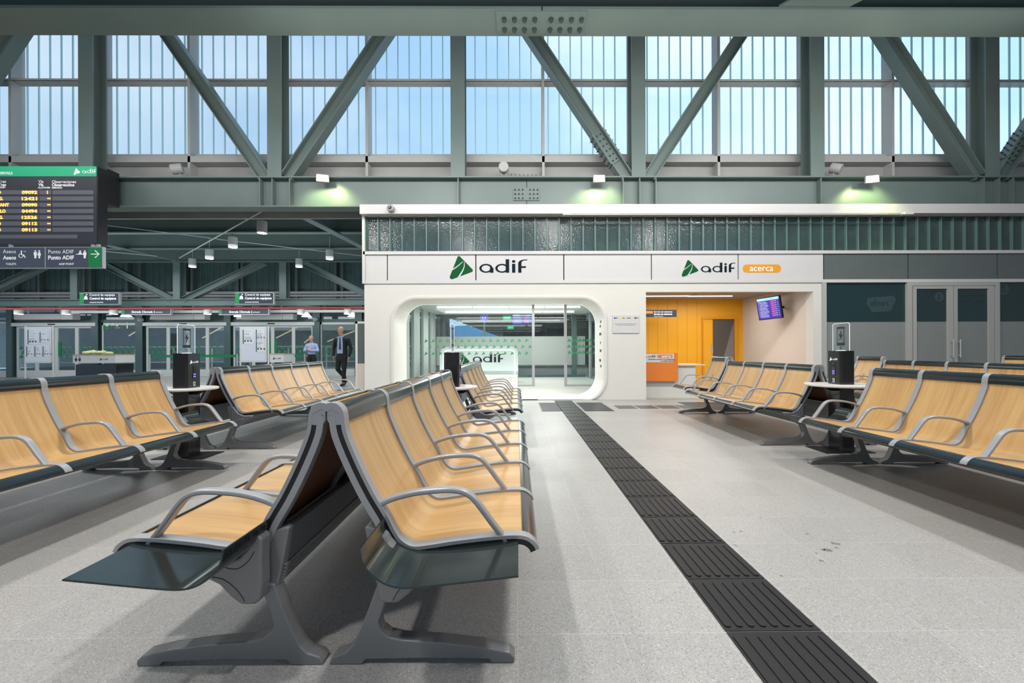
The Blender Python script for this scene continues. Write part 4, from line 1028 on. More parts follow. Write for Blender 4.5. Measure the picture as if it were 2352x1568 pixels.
def spot_can(px, py, lb, dirv):
    c = P(px, py, 10.0); t = thing('spot_light', (c.x, c.y, cz1), lb, 'spotlight')
    d = Vector(dirv).normalized()
    b_ = ob('lamp_can', MB().tube([c-d*.10, c+d*.12], .115, 20), LAMPB, t, bevel=.012)
    ob('rim', MB().tube([c+d*.12, c+d*.124], .10, 20), FRAME, b_)
    q = MB()
    for s_ in (-1, 1): q.tube([c+Vector((s_*.06, 0, -.06)), Vector((c.x+s_*.03, c.y-.02, cz1))], .008, 6)
    ob('yoke', q, LAMPB, t)
spot_can(408, 388, 'white can spotlight on the truss chord, leftmost, turned left', (-1, -.4, -.3))
spot_can(1157, 386, 'white can spotlight on the truss chord, middle, facing the camera', (0, -1, -.1))
spot_can(1919, 387, 'white can spotlight on the truss chord, rightmost, turned right', (.8, -.8, -.5))
# roof closing the hall
mb = MB(); mb.box(-26, 16, -8, 10.9, 10.75, 10.85); struct('ceiling', mb, ROOFD)
mb = MB(); mb.box(-26, 16, -8.1, -8, 0, 4.2); mb.box(-26, 16, -8.1, -8, 8.0, 10.75); struct('wall_rear', mb, PANEL)
mb = MB(); mb.box(15.9, 16, -8, 10, 0, 10.75); struct('wall_east', mb, PANEL)
mb = MB()
for k in range(14): mb.box(-26+k*3, -25.8+k*3, 3, 10.8, 10.4, 10.75)
struct('trim_22', mb, STEELD)

# ------------------------------------------------------------------ left hall
LZ = 4.50
mb = MB(); mb.box(-34, XL, 10.50, 19.7, 5.05, 5.15); struct('ceiling_left', mb, mat('dark_green_ceiling', (.02, .036, .034), .6))
for k, (py, lb) in enumerate(((501, 'first'), (536, 'second'), (572, 'third'), (602, 'fourth'))):
    q = PZ(500, py, LZ); m_ = MB(); y = q.y
    m_.box(-34, XL, y-.10, y+.10, LZ, LZ+.03); m_.box(-34, XL, y-.01, y+.01, LZ+.03, 5.05); 
    ob('ceiling_beam', m_, STEEL, label='%s green beam across the left hall ceiling counting from the front' % lb, cat='beam')
def zbrace(p, q, w, lb, z=LZ-.04):
    A = PZ(*p, z); B = PZ(*q, z); d = (B-A).normalized(); s_ = Vector((-d.y, d.x, 0))
    m_ = MB(); m_.prism([(0, -w/2), ((B-A).length, -w/2), ((B-A).length, w/2), (0, w/2)], A, d, s_, Z_, 0, .03)
    ob('roof_brace', m_, STEEL, label=lb, cat='beam')
zbrace((672, 487), (838, 572), .22, 'slanted green brace under the left hall ceiling running to the facade corner')
zbrace((236, 562), (408, 600), .22, 'slanted green brace under the left hall ceiling beside the departure board')
def rod(p, q, z0, z1, lb, r=.012):
    A = PZ(*p, z0); B = PZ(*q, z1); ob('tie_rod', MB().tube([A, B], r, 6), FRAME, label=lb, cat='rod')
rod((412, 592), (600, 486), 4.35, 4.30, 'thin pale rod rising to the right past the pendant lamps', .018)
rod((244, 517), (500, 548), 4.40, 4.35, 'thin pale rod running down right from the departure board')
rod((500, 549), (838, 588), 4.35, 4.35, 'thin pale rod running on right from the crossing to the facade')
rod((240, 577), (360, 588), 4.35, 4.35, 'thin pale rod low beside the departure board')
# pendants
for (px, py, d, top, lb) in ((602, 535, 11.1, 486, 'largest cylinder pendant lamp, nearest to the big green beam'), (535, 568, 12.7, 508, 'second cylinder pendant lamp of the falling row, below left of the largest'),
                        (481, 594, 14.2, 546, 'third cylinder pendant lamp of the falling row'), (442, 613, 15.7, 572, 'last and smallest cylinder pendant lamp of the falling row'),
                        (687, 613, 15.7, 571, 'cylinder pendant lamp hanging lower at right of the falling row'), (757, 595, 14.3, 544, 'cylinder pendant lamp nearest to the white facade')):
    b = P(px, py, d); r = .118
    t = thing('pendant_lamp', (b.x, b.y, b.z), lb, 'pendant lamp')
    s_ = ob('lamp_shade', MB().tube([(b.x, b.y, b.z), (b.x, b.y, b.z+.29)], r, 24), LAMPB, t, smooth=False)
    ob('lens', MB().tube([(b.x, b.y, b.z-.004), (b.x, b.y, b.z-.001)], r*.92, 24), LAMPE, s_)
    ob('rod', MB().tube([(b.x, b.y, b.z+.29), (b.x, b.y, max(P(px, top, d).z, b.z+.4))], .009, 6), FRAME, t)
    l = bpy.data.lights.new('pendant_glow', 'SPOT'); l.energy = 60; l.color = (1, .97, .9); l.spot_size = math.radians(100); l.spot_blend = .5; l.shadow_soft_size = .1
    o = bpy.data.objects.new('pendant_glow', l); COL.objects.link(o); o.location = (b.x, b.y, b.z-.03)
# far truss
TF = 16.8
fz0 = P(500, 702, TF).z; fz1 = P(500, 687, TF).z; fzt = 4.5
t = thing('far_truss', (-12, TF, fz0), 'darker green truss with slanted members across the far side of the left hall', 'truss')
q = MB(); q.box(-34, XL-.1, TF-.17, TF+.17, fz0, fz0+.03); q.box(-34, XL-.1, TF-.17, TF+.17, fz1-.03, fz1); q.box(-34, XL-.1, TF-.10, TF-.08, fz0+.03, fz1-.03); ob('bottom_chord', q, STEEL, t)
NF = [P(100, 690, TF).x - 4.0*k for k in (3, 2, 1)]
xs = [P(178-238*1.0, 690, TF).x, P(178, 690, TF).x, P(412, 690, TF).x, P(654, 690, TF).x, P(895, 690, TF).x]
for x in xs[:4]: ob('post', MB().box(x-.13, x+.13, TF-.15, TF-.12, fz1, fzt).box(x-.13, x+.13, TF+.12, TF+.15, fz1, fzt).box(x-.01, x+.01, TF-.12, TF+.12, fz1, fzt), STEEL, t)
def fdiag(p, q_): ob('diagonal', MB().ibeam(P(*p, TF), P(*q_, TF), .24, .24, .02, .012), STEEL, t)
fdiag((-60, 690), (118, 602)) ; fdiag((236, 604), (400, 689)); fdiag((425, 689), (608, 601)); fdiag((697, 604), (866, 689))
# far glazing above the doors
FW = 19.5
mb = MB(); z0_ = P(500, 671, FW).z; mb.box(-34, XL, FW, FW+.03, z0_, 5.05); x = -34
while x < XL: mb.box(x-.012, x+.012, FW-.03, FW, z0_, 5.05, 1); x += .27
struct('window_60', mb, [mat('far_channel_glass', (.085, .135, .135), .25, var=.4, vscale=2), mat('far_glass_rib', (.10, .18, .175), .4)])
mb = MB()
for px in (-40, 30, 88, 172, 206, 290, 320, 425, 440, 545, 555, 662, 680, 770, 785):
    x = P(px, 650, FW-.25).x; mb.box(x-.05, x+.05, FW-.25, FW, P(500, 690, FW).z, 5.05)
struct('trim_23', mb, mat('dark_mullion', (.10, .13, .125), .5))
mb = MB(); mb.box(-34, XL, FW-.3, FW-.02, P(500, 675, FW-.3).z, P(500, 671, FW-.3).z+.03); mb.box(-34, XL, FW-.3, FW-.2, P(500, 681, FW-.3).z, P(500, 677, FW-.3).z); struct('trim_24', mb, FRAME)
mb = MB(); mb.box(-34, XL, FW-.1, FW-.05, P(500, 700, FW).z, z0_); struct('wall_far_band', mb, PANELD)
# red pipe, cable ladder
A = P(0, 709, 17.6); B = P(815, 708, 17.6); ob('pipe', MB().tube([(A.x-3, 17.6, A.z), (XL-.2, 17.6, A.z)], .045, 8), RED, label='thin red pipe running along under the far truss', cat='pipe')
A = P(150, 716, 18.6); ob('cable_tray', MB().box(P(160, 0, 18.6).x, XL-.2, 18.6, 18.7, P(500, 718, 18.6).z, P(500, 712, 18.6).z), WHITEF, label='pale cable tray running below the red pipe', cat='tray')
# door level
DYW = 19.55
zb0 = 0; zh = P(400, 700, DYW).z
def X19(px, Y=DYW): return P(px, 800, Y).x
col_px = [(-60, -48), (24, 36), (218, 233), (318, 334), (520, 535), (722, 738), (818, 834)]
for i, (a, b) in enumerate(col_px):
    if i == 0: continue
    ob('wall_column', MB().ibeam((( X19(a)+X19(b))/2, DYW-.05, 0), ((X19(a)+X19(b))/2, DYW-.05, zh), .24, X19(b)-X19(a), .02, .02, side=(1, 0, 0)), TEAL,
       label=['', 'teal steel column at the left edge behind the notice stand', 'teal steel column left of the pane numbered 1', 'teal steel column right of the pane numbered 1', 'teal steel column between the two right-hand sliding door sets', 'teal steel column behind the standing man', 'teal steel column at the facade corner'][i], cat='column', group='far wall columns')
mb = MB(); mb.box(-34, XL, DYW-.02, DYW+.12, P(400, 741, DYW).z, P(400, 735, DYW).z+.03); mb.box(-34, XL, DYW-.02, DYW+.12, P(400, 703, DYW).z, P(400, 698, DYW).z); struct('trim_25', mb, TEAL)
mb = MB(); mb.box(-34, XL, DYW+.03, DYW+.045, P(400, 735, DYW).z, P(400, 703, DYW).z); struct('window_61', mb, GLASSD)
marks_mat = [mat('applied_green_far', (.0, .20, .06), .5), mat('mark_track', (.25, .4, .33), .5)]
def leaf(px0, px1, n, y=DYW-.06, marks=True, parent=None, z1py=747, stile=.07, bar=False):
    x0, x1 = X19(px0, y), X19(px1, y); z1_ = P(400, z1py, y).z
    q = MB(); q.box(x0, x0+stile, y, y+.05, .0, z1_); q.box(x1-stile, x1, y, y+.05, 0, z1_); q.box(x0+stile, x1-stile, y, y+.05, z1_-.09, z1_); q.box(x0+stile, x1-stile, y, y+.05, 0, .30)
    d = struct(n, q, WHITEF) if parent is None else ob(n, q, WHITEF, parent)
    g = ob('pane', MB().box(x0+stile, x1-stile, y+.02, y+.03, .30, z1_-.09), GLASSD, d)
    if marks:
        m_ = MB(); r_ = 0
        for py in (797, 807, 817):
            xx = x0+stile+.04 + (.10 if r_ % 2 else 0); r_ += 1
            while xx < x1-stile-.15: logo_tri(m_, (xx, y+.012, P(400, py, y).z-.09), X_, Z_, .16, 0, 1, lift=.002); xx += .26
        ob('green_marks', m_, marks_mat, g)
    if bar: ob('green_bar', MB().box(*( (x0+stile+.02, x0+stile+.12) if bar < 0 else (x1-stile-.12, x1-stile-.02)), y+.0, y+.018, P(400, 818, y).z, P(400, 784, y).z), marks_mat[0], g)
    return d
n_ = 10
for (h0, h1, leaves, lb) in ((25, 218, ((38, 84, 1, 0), (84, 129, 1, 0), (129, 176, 1, -1), (176, 218, 1, 0)), 'left'),
                         (327, 520, ((336, 386, 1, 0), (386, 432, 1, 0), (432, 476, 1, 0), (476, 519, 1, 0)), 'middle'),
                         (530, 722, ((536, 582, 1, 0), (582, 626, 1, 1), (626, 674, 1, -1), (674, 719, 1, 0)), 'right')):
    for (a, b, mk, br) in leaves: leaf(a, b, 'door_%d' % n_, marks=True, bar=br, z1py=748); n_ += 1
    y = DYW-.22; q = MB(); q.box(X19(h0, y), X19(h1, y), y, y+.14, P(400, 748, y).z, P(400, 740, y).z); t = thing('door_operator', ((X19(h0, y)+X19(h1, y))/2, y, P(400, 748, y).z), 'grey operator rail over the %s sliding door set' % lb, 'door rail', 'door operator rails')
    ob('rail', q, WHITEF, t, bevel=.01); c = (h0+h1)/2-3; ob('sensor', MB().box(X19(c-8, y), X19(c+8, y), y-.02, y, P(400, 745, y).z, P(400, 742.5, y).z), BLACK, t)
def fixed(p0, p1, n, sill=856):
    y = DYW-.03; x0, x1 = X19(p0, y), X19(p1, y)
    q = MB(); zt_ = P(400, 741, y).z; q.box(x0, x0+.06, y, y+.05, 0, zt_); q.box(x1-.06, x1, y, y+.05, 0, zt_); q.box(x0, x1, y, y+.05, zt_-.10, zt_); q.box(x0, x1, y, y+.05, 0, .30)
    d = struct(n, q, WHITEF); g = ob('pane', MB().box(x0+.06, x1-.06, y+.02, y+.03, .30, zt_-.1), GLASSD, d)
    m_ = MB(); r_ = 0
    for py in (797, 807, 817):
        xx = x0+.10 + (.12 if r_ % 2 else 0); r_ += 1
        while xx < x1-.2: logo_tri(m_, (xx, y+.012, P(400, py, y).z-.09), X_, Z_, .16, 0, 1, lift=.002); xx += .26
    ob('green_marks', m_, marks_mat, g); return g, x0, x1, y
g, x0, x1, y = fixed(234, 318, 'window_62')
m_ = MB(); a = P(236, 757, y); b = P(318, 740, y); 
m_.box(x0+.06, x0+.28, y+.008, y+.014, a.z, b.z, 0); m_.box(x0+.28, x1-.06, y+.008, y+.014, a.z, b.z, 1)
m_.text('1', (P(288, 0, y).x, y+.005, P(0, 755, y).z), X_, Z_, height=.26, m=2); m_.text('Vía', (P(262, 0, y).x, y+.005, P(0, 746, y).z), X_, Z_, height=.07, m=2); m_.text('Vía', (P(262, 0, y).x, y+.005, P(0, 750, y).z), X_, Z_, height=.07, bold=.03, m=2)
m_.text('PLATFORM', (P(262, 0, y).x, y+.005, P(0, 754.5, y).z), X_, Z_, width=.2, m=2)
m_.tube([(P(247, 0, y).x, y, P(0, 743, y).z), (P(241, 0, y).x, y, P(0, 749, y).z)], .012, 5, 2); m_.tube([(P(241, 0, y).x, y, P(0, 744, y).z), (P(241, 0, y).x, y, P(0, 749, y).z), (P(246, 0, y).x, y, P(0, 749, y).z)], .012, 5, 2)
m_.tube([(P(253, 0, y).x, y, P(0, 749, y).z), (P(256, 0, y).x, y, P(0, 743.5, y).z), (P(259, 0, y).x, y, P(0, 749, y).z)], .012, 5, 2)
ob('platform_number', m_, [marks_mat[0], mat('pane_sign_dark', (.03, .06, .06), .4), WHITE], g)
fixed(736, 819, 'window_63'); leaf(-70, 22, 'door_30', marks=False, z1py=737)
# air curtains
for (p0, p1, lb) in ((31, 166, 'left'), (345, 470, 'middle'), (553, 673, 'right')):
    y = 18.9; a = P(p0, 734, y); b = P(p1, 720, y); t = thing('air_curtain', ((a.x+b.x)/2, y, a.z), 'long grey air curtain box over the %s sliding door set' % lb, 'air curtain', 'air curtain boxes')
    w = b.x-a.x; ob('casing', MB().box(a.x, a.x+w*.79, y, y+.35, a.z, b.z), LAMPB, t, bevel=.02); ob('end_module', MB().box(a.x+w*.795, b.x, y, y+.35, a.z, b.z), LAMPB, t, bevel=.01)
    for xx in (a.x+w*.2, a.x+w*.75): ob('hanger', MB().box(xx-.02, xx+.02, y+.1, y+.14, b.z, b.z+.42), FRAME, t)
# short cylinder lights under the truss
for i, (px, lb) in enumerate(((43, 'first'), (152, 'second'), (261, 'third'), (477, 'fourth'), (691, 'fifth'), (798, 'sixth'))):
    y = 17.9; b = P(px, 721, y); top = P(px, 707, y).z
    t = thing('ceiling_cylinder_light', (b.x, y, b.z), '%s short white cylinder light below the red pipe counting from the left' % lb, 'light', 'cylinder lights under the far truss')
    ob('lamp_can', MB().tube([(b.x, y, b.z), (b.x, y, top)], .14, 20), LAMPB, t); ob('lens', MB().tube([(b.x, y, b.z-.006), (b.x, y, b.z-.001)], .13, 20), LAMPE, t)
# cctv
for (px, py, lb) in ((321, 734, 'beside the pane numbered 1'), (723, 733, 'above the standing man')):
    c = P(px, py, 19.2); t = thing('security_camera', (c.x, c.y, c.z-.1), 'white ball security camera %s' % lb, 'security camera')
    bm_ = MB(); bm_.tube([(c.x, c.y+.1, c.z), (c.x, c.y-.02, c.z), (c.x, c.y-.06, c.z)], [.09, .085, .06], 16); ob('housing', bm_, LAMPB, t); ob('lens', MB().tube([(c.x, c.y-.06, c.z), (c.x, c.y-.08, c.z)], .035, 12), BLACKG, t)
# signs in the left hall
def text_sign(px0, px1, py0, py1, Y, label, lines, stripe, face=SIGND2, hang=True):
    a = P(px0, py1, Y); b = P(px1, py0, Y); t = thing('direction_sign', (a.x, Y, a.z), label, 'sign')
    f = ob('sign_face', MB().box(a.x, b.x, Y, Y+.10, a.z, b.z), face, t)
    e = .02; q = MB(); q.box(a.x-e, b.x+e, Y+.005, Y+.11, b.z, b.z+e); q.box(a.x-e, b.x+e, Y+.005, Y+.11, a.z-e, a.z); q.box(b.x, b.x+e, Y+.005, Y+.11, a.z, b.z); ob('frame', q, SILVER, t)
    if stripe: s0 = P(stripe, 0, Y).x; ob('green_stripe', MB().box(a.x, s0, Y-.004, Y, a.z, b.z), SIGNG, f)
    q = MB()
    for (tx, x0, x1, py, bold) in lines: q.text(tx, (P(x0, py, Y).x, Y-.006, P(x0, py, Y).z), X_, Z_, width=P(x1, 0, Y).x-P(x0, 0, Y).x, bold=bold)
    return t, f, q, a, b
for (p0, p1, yy, lb) in ((183, 272, 0, 'left'), (540, 627, -.5, 'right')):
    t, f, q, a, b = text_sign(p0, p1, 673+yy, 698+yy, 16.0, 'dark luggage control sign, the %s one of two on the far truss' % lb, [('Control de equipaje', p0+23, p0+81, 681+yy, .005), ('Control de equipaxe', p0+23, p0+84, 689.5+yy, .03), ('LUGGAGE CONTROL', p0+23, p0+55, 695.5+yy, .02)], p0+7)
    def r_(x0, x1, y0, y1): A = P(p0+x0, y1+yy, 16.0); B = P(p0+x1, y0+yy, 16.0); q.box(A.x, B.x, 15.992, 15.995, A.z, B.z)
    r_(10, 19, 685.5, 687.5); r_(11, 18, 681, 685); r_(13, 16, 679, 681); r_(15, 18, 675.5, 677.5)
    ob('sign_text', q, WHITE, f)
for (p0, p1, yy, lb, c) in ((279, 391, 0, 'left', 'above the pane numbered 1'), (503, 616, 0, 'right', 'between the two right door sets')):
    t, f, q, a, b = text_sign(p0, p1, 708+yy, 722+yy, 18.0, 'long dark entrance sign %s' % c, [('Entrada', p0+24, p0+45, 718.5, .02), ('Entrada', p0+51, p0+72, 718.5, .02), ('ENTRANCE', p0+78, p0+94, 718, .01)], p0+4)
    for xx in (48, 75): A = P(p0+xx, 719.5, 18.0); B = P(p0+xx+1, 713, 18.0); q.box(A.x, B.x, 17.992, 17.995, A.z, B.z)
    ob('sign_text', q, WHITE, f); 
# notice stands
def notice(px0, px1, py0, py1, Y, footy, label, sheets):
    a = P(px0, py1, Y); b = P(px1, py0, Y); t = thing('notice_stand', ((a.x+b.x)/2, Y, 0), label, 'notice stand')
    q = MB(); w = .035
    q.prism(rrect(a.x, b.x, a.z, b.z, .05, 5), (0, Y, 0), X_, Z_, Y_, 0, .05); fr = ob('board', q, WHITEF, t, bevel=.01)
    ob('board_face', MB().box(a.x+.06, b.x-.06, Y-.004, Y, a.z+.06, b.z-.06), mat('notice_face', (.62, .65, .72), .4), fr)
    for xx in (a.x-.01, b.x+.05):
        q = MB(); q.tube([(xx, Y+.03, .0), (xx, Y+.03, b.z+.02)], .028, 8); ob('post', q, WHITEF, t)
    ob('foot', MB().box(a.x-.05, b.x+.1, Y-.2, Y+.25, .0, .03), BLACK, t)
    for (fx0, fx1, fz0, fz1, bar) in sheets:
        X0 = a.x+(b.x-a.x)*fx0; X1 = a.x+(b.x-a.x)*fx1; Z0 = a.z+(b.z-a.z)*fz0; Z1 = a.z+(b.z-a.z)*fz1
        s_ = ob('notice_sheet', MB().box(X0, X1, Y-.008, Y-.0045, Z0, Z1), PAPER, fr)
        q = MB(); q.box(X0, X0+.035, Y-.010, Y-.0085, Z0, Z1, 0); zz = Z1-.06
        while zz > Z0+.06: q.box(X0+.06, X1-.04-random.uniform(0, .12), Y-.010, Y-.0085, zz, zz+.012, 1); zz -= random.choice((.035, .035, .09))
        for i_ in range(3): q.prism([(X0+.08+i_*.11+.03*math.cos(k_*PI/4), Z0+.10+.03*math.sin(k_*PI/4)) for k_ in range(8)], (0, Y-.012, 0), X_, Z_, Y_, 0, .001, 2 if bar else 1)
        ob('print', q, [INKB, mat('print_grey', (.25, .26, .32), .6), INK], s_)
notice(57, 117, 750, 834, 16.2, 880, 'white framed notice stand with five pinned sheets by the left doors', [(.12, .50, .52, .92, 1), (.58, .86, .57, .85, 0), (.07, .34, .18, .46, 0), (.38, .64, .18, .46, 0), (.69, .95, .18, .46, 0)])
notice(552, 612, 750, 832, 15.8, 880, 'white framed notice stand with three pinned sheets before the right doors', [(.10, .50, .52, .92, 1), (.60, .92, .62, .92, 0), (.60, .92, .30, .60, 1)])
# luggage podiums
def podium(px0, px1, pyt, pym, Y, label, men):
    a = P(px0, pym, Y); b = P(px1, pyt, Y); t = thing('luggage_podium', ((a.x+b.x)/2, Y, 0), label, 'podium')
    ob('base_cabinet', MB().box(a.x+.05, b.x-.01, Y+.04, Y+.7, 0, a.z-.04), BLACKG, t, bevel=.01)
    h = ob('header', MB().box(a.x, b.x, Y, Y+.75, a.z, b.z), WHITEF, t, bevel=.01); ob('counter_top', MB().box(a.x-.01, b.x+.01, Y-.01, Y+.76, b.z, b.z+.02), mat('top_wood', (.5, .35, .2), .4), t)
    q = MB(); H_l = .09; full_logo(q, (b.x-.52 if men else b.x-.36, Y-.004, (a.z+b.z)/2-.05), X_, Z_, H_l, 0, 1, 0, 1.2, .55)
    if men:
        for xx in (.11, .23):
            X = a.x+xx; q.prism([(X-.03, a.z+.07), (X+.03, a.z+.07), (X+.045, b.z-.11), (X-.045, b.z-.11)], (0, Y-.004, 0), X_, Z_, Y_, 0, .002, 0); q.prism([(X+.022*math.cos(k*PI/5), b.z-.07+.022*math.sin(k*PI/5)) for k in range(10)], (0, Y-.004, 0), X_, Z_, Y_, 0, .002, 0)
    ob('header_print', q, [INK, WHITEF], h)
    return a, b
a, b = podium(167, 265, 815, 834, 14.6, 'large pale-topped black luggage podium with plastic bags on it', True)
podium(619, 651, 813, 832, 14.9, 'small pale luggage podium partly hidden by the right notice stand', False)
rn = random.Random(5)
q = MB(); cx_ = a.x+.45
V = []; E = []
for k in range(10):
    V.append((a.x+.04+k*.098, 14.78+rn.uniform(0, .25), b.z+.075+rn.uniform(.0, .03)-abs(k-4.5)*.004, (rn.uniform(.055, .085), .05)))
    if k: E.append((k-1, k))
for k in range(6): V.append((a.x+.10+k*.14, 14.85+rn.uniform(0, .3), b.z+.12+rn.uniform(-.02, .02), rn.uniform(.03, .05))); E.append((min(9, k+2), 10+k))
o = skin_obj('plastic_bag', V, E, PLAST, None, vox=.02, it=2); tag(o, 'green and clear plastic bag lying on the large luggage podium', 'bag')
# queue belts
def belt(px0, px1, Y, py, lb):
    A = P(px0, py, Y); B = P(px1, py, Y); t = thing('queue_barrier', (A.x, Y, 0), lb, 'barrier')
    for X in (A.x, B.x): ob('post', MB().tube([(X, Y, .0), (X, Y, A.z+.08)], .03, 10).cyl((X, Y), .16, 0, .02), SILVER, t)
    ob('belt', MB().box(A.x+.03, B.x-.03, Y-.004, Y+.004, A.z-.05, A.z+.05), BANDG, t)
belt(344, 545, 18.2, 818, 'long green belt barrier before the middle sliding doors'); belt(652, 700, 18.2, 817, 'short green belt barrier left of the standing man')
# beyond the doors: platform with railings, stone wall, lit handrails
mb = MB(); mb.box(-46, -4.8, 31, 31.4, 0, 4.2); struct('wall_beyond', mb, STONE)
mb = MB(); mb.box(-46, -4.2, 19.75, 31.4, 4.2, 4.3); struct('ceiling_beyond', mb, mat('station_roof_beyond', (.035, .04, .04), .7, var=.4))
t = thing('platform_railing', (-18, 23, 0), 'pale steel railing on the platform behind the far doors', 'railing')
for z in (.55, .85, 1.35): ob('rail', MB().tube([(-34, 23, z), (-5, 23, z)], .03, 6), WHITEF, t)
for k in range(15): ob('post', MB().box(-34+k*2-.03, -34+k*2+.03, 22.97, 23.03, 0, 1.35), WHITEF, t)
def bars(Y, z0, z1, n): pass
for i, (p, q_, lb) in enumerate((((296, 771), (322, 755), 'behind the pane numbered 1'), ((465, 776), (515, 748), 'behind the middle doors'), ((634, 776), (690, 748), 'behind the right doors'), ((699, 787), (722, 768), 'just left of the standing man'), ((752, 784), (822, 757), 'behind the walking man'))):
    ob('lit_handrail', MB().tube([P(*p, 24.0), P(*q_, 24.0)], .03, 6), emis('warm_light_bar', (1, .68, .40), .8), label='slanted warm lit handrail %s' % lb, cat='handrail')
for i, (px, py, lb) in enumerate(((172, 724, 'left'), (700, 725, 'right'))):
    a = P(px-8, py+5, 21.0); b = P(px+12, py-5, 21.0); q = MB(); timetable(q, (a.x, 21, a.z), X_, Z_, b.x-a.x, b.z-a.z, 4, 'Salidas'); ob('platform_screen', q, [SCREEN, SCRT, SCRP, SCRC], label='small blue lit screen seen through the upper glass at the %s door set' % lb, cat='screen')
for i, px in enumerate((290, 547, 704, 810)):
    c = P(px, 727, 20.6); ob('high_bay_lamp', MB().tube([c, c+Vector((0, 0, .14)), c+Vector((0, 0, .22))], [.22, .08, .06], 16), LAMPE, label='%s lit cone lamp beyond the upper glass counting from the left' % ('first', 'second', 'third', 'fourth')[i], cat='lamp', group='cone lamps beyond the doors')

# ------------------------------------------------------------------ departure board and hanging sign, left edge
BY = 9.10
a = P(-260, 560, BY); b = P(222, 382, BY)
t = thing('arrivals_board', ((a.x+b.x)/2, BY, a.z), 'large dark arrivals board with green header and amber figures at the left edge', 'display board')
TH = .215
ob('casing', MB().box(a.x, b.x+.02, BY+.004, BY+TH, a.z, b.z), BOARDK, t)
f = ob('board_face', MB().box(a.x, b.x, BY, BY+.004, a.z, b.z), BOARD, t)
zh_ = P(100, 405, BY).z; ob('header', MB().box(a.x, b.x, BY-.006, BY, zh_, b.z), HEADG, f)
q = MB()
def BP(px, py): return P(px, py, BY-.010)
def bt(tx, x0, x1, py, bold=0, m=0, al='L'): q.text(tx, BP(x0, py), X_, Z_, width=BP(x1, py).x-BP(x0, py).x, bold=bold, m=m)
bt('ARRIVALS', -9, 29, 400.5, .03)
full_logo(q, BP(169, 401.5), X_, Z_, BP(0, 386.5).z-BP(0, 401.5).z, 0, 1, 0, 1.28, .62)
bt('Tren', -4, 14, 420, .01); bt('Tren', -4, 14, 427.5, .035); bt('TRAIN', -6, 12, 432.3, .03)
bt('Vía', 88, 100, 420, .01); bt('Vía', 88, 100, 427.5, .035); bt('PLATFORM', 88, 115, 433, .03)
bt('Observaciones', 119, 175, 420.5, .01); bt('Observacións', 119, 171, 428, .035); bt('REMARKS', 119, 143, 433.2, .03)
bt('Destino', -120, -60, 420, .01); bt('Hora', -170, -140, 420, .01)
ob('board_text', q, [WHITE, HEADG], f)
rows = [('MD', '09092', '1'), ('REG.', '12421', '-'), ('AVANT', '09090', '-'), ('AVLO', '04494', '-'), ('REG.', '12526', '-'), ('MD', '09112', '-'), ('MD', '09113', '-')]
qs = MB(); ql = MB()
for i, (nm, no, via) in enumerate(rows):
    py = 436.5 + i*14.35
    for (x0, x1) in ((-240, -130), (-128, -40), (-38, 88), (90, 117), (120, 214)):
        A = BP(x0, py+9.8); B = BP(x1, py); qs.box(A.x, B.x, BY-.006, BY, A.z, B.z)
    hgt = BP(0, py+1.4).z-BP(0, py+8.8).z
    ql.text(nm, BP(-13, py+8.8), X_, Z_, height=hgt, bold=.03); ql.text(no, BP(50, py+8.8), X_, Z_, width=BP(85, 0).x-BP(50, 0).x, height=hgt, bold=.03)
    if via == '1': ql.text('1', BP(108, py+8.8), X_, Z_, height=hgt, bold=.03)
    else: A = BP(109, py+5.8); B = BP(116, py+4); ql.box(A.x, B.x, BY-.014, BY-.010, A.z, B.z)
    ql.text('SANTIAGO', BP(-120, py+8.8), X_, Z_, height=hgt, bold=.03); 
A = BP(-240, 548); B = BP(177, 538.5); qs.box(A.x, B.x, BY-.006, BY, A.z, B.z)
ob('display_strips', qs, BOARDS, f); ob('amber_figures', ql, LED, f)
SY = 9.10
a2 = P(-200, 615, SY); b2 = P(233.5, 568, SY)
t = thing('hanging_sign', ((a2.x+b2.x)/2, SY, a2.z), 'long dark toilets and help point sign with green arrow panel below the arrivals board', 'sign')
f = ob('sign_face', MB().box(a2.x, b2.x, SY, SY+.03, a2.z, b2.z), SIGND, t)
ob('frame', MB().box(a2.x, b2.x+.025, SY+.004, SY+.07, b2.z, b2.z+.014).box(a2.x, b2.x+.025, SY+.004, SY+.07, a2.z-.014, a2.z).box(b2.x, b2.x+.022, SY+.002, SY+.07, a2.z, b2.z).box(P(101, 0, SY).x, P(103, 0, SY).x, SY-.004, SY+.02, a2.z, b2.z), SILVER, t)
ob('arrow_panel', MB().box(P(201, 0, SY).x, b2.x-.005, SY-.006, SY, a2.z, b2.z), SIGNG, f)
q = MB()
def SP(px, py): return P(px, py, SY-.010)
def st(tx, x0, x1, py, bold=0): q.text(tx, SP(x0, py), X_, Z_, width=SP(x1, py).x-SP(x0, py).x, bold=bold)
st('Aseos', 6.5, 36.5, 581.5); st('Aseos', 6.5, 37, 596, .035); st('TOILETS', 13, 37, 608.5, .02)
st('Punto ADIF', 111, 169, 582); st('Punto ADIF', 110.5, 170, 596, .035); st('ADIF POINT', 135, 170, 608.5, .02)
def circ(cx, cy, r, n=14): c = SP(cx, cy); rr = r*SY/1000; q.prism([(c.x+rr*math.cos(k*2*PI/n), c.z+rr*math.sin(k*2*PI/n)) for k in range(n)], (0, SY-.010, 0), X_, Z_, Y_, 0, .003)
def pl_(pts): q.prism([(SP(x, y_).x, SP(x, y_).z) for x, y_ in pts], (0, SY-.010, 0), X_, Z_, Y_, 0, .003)
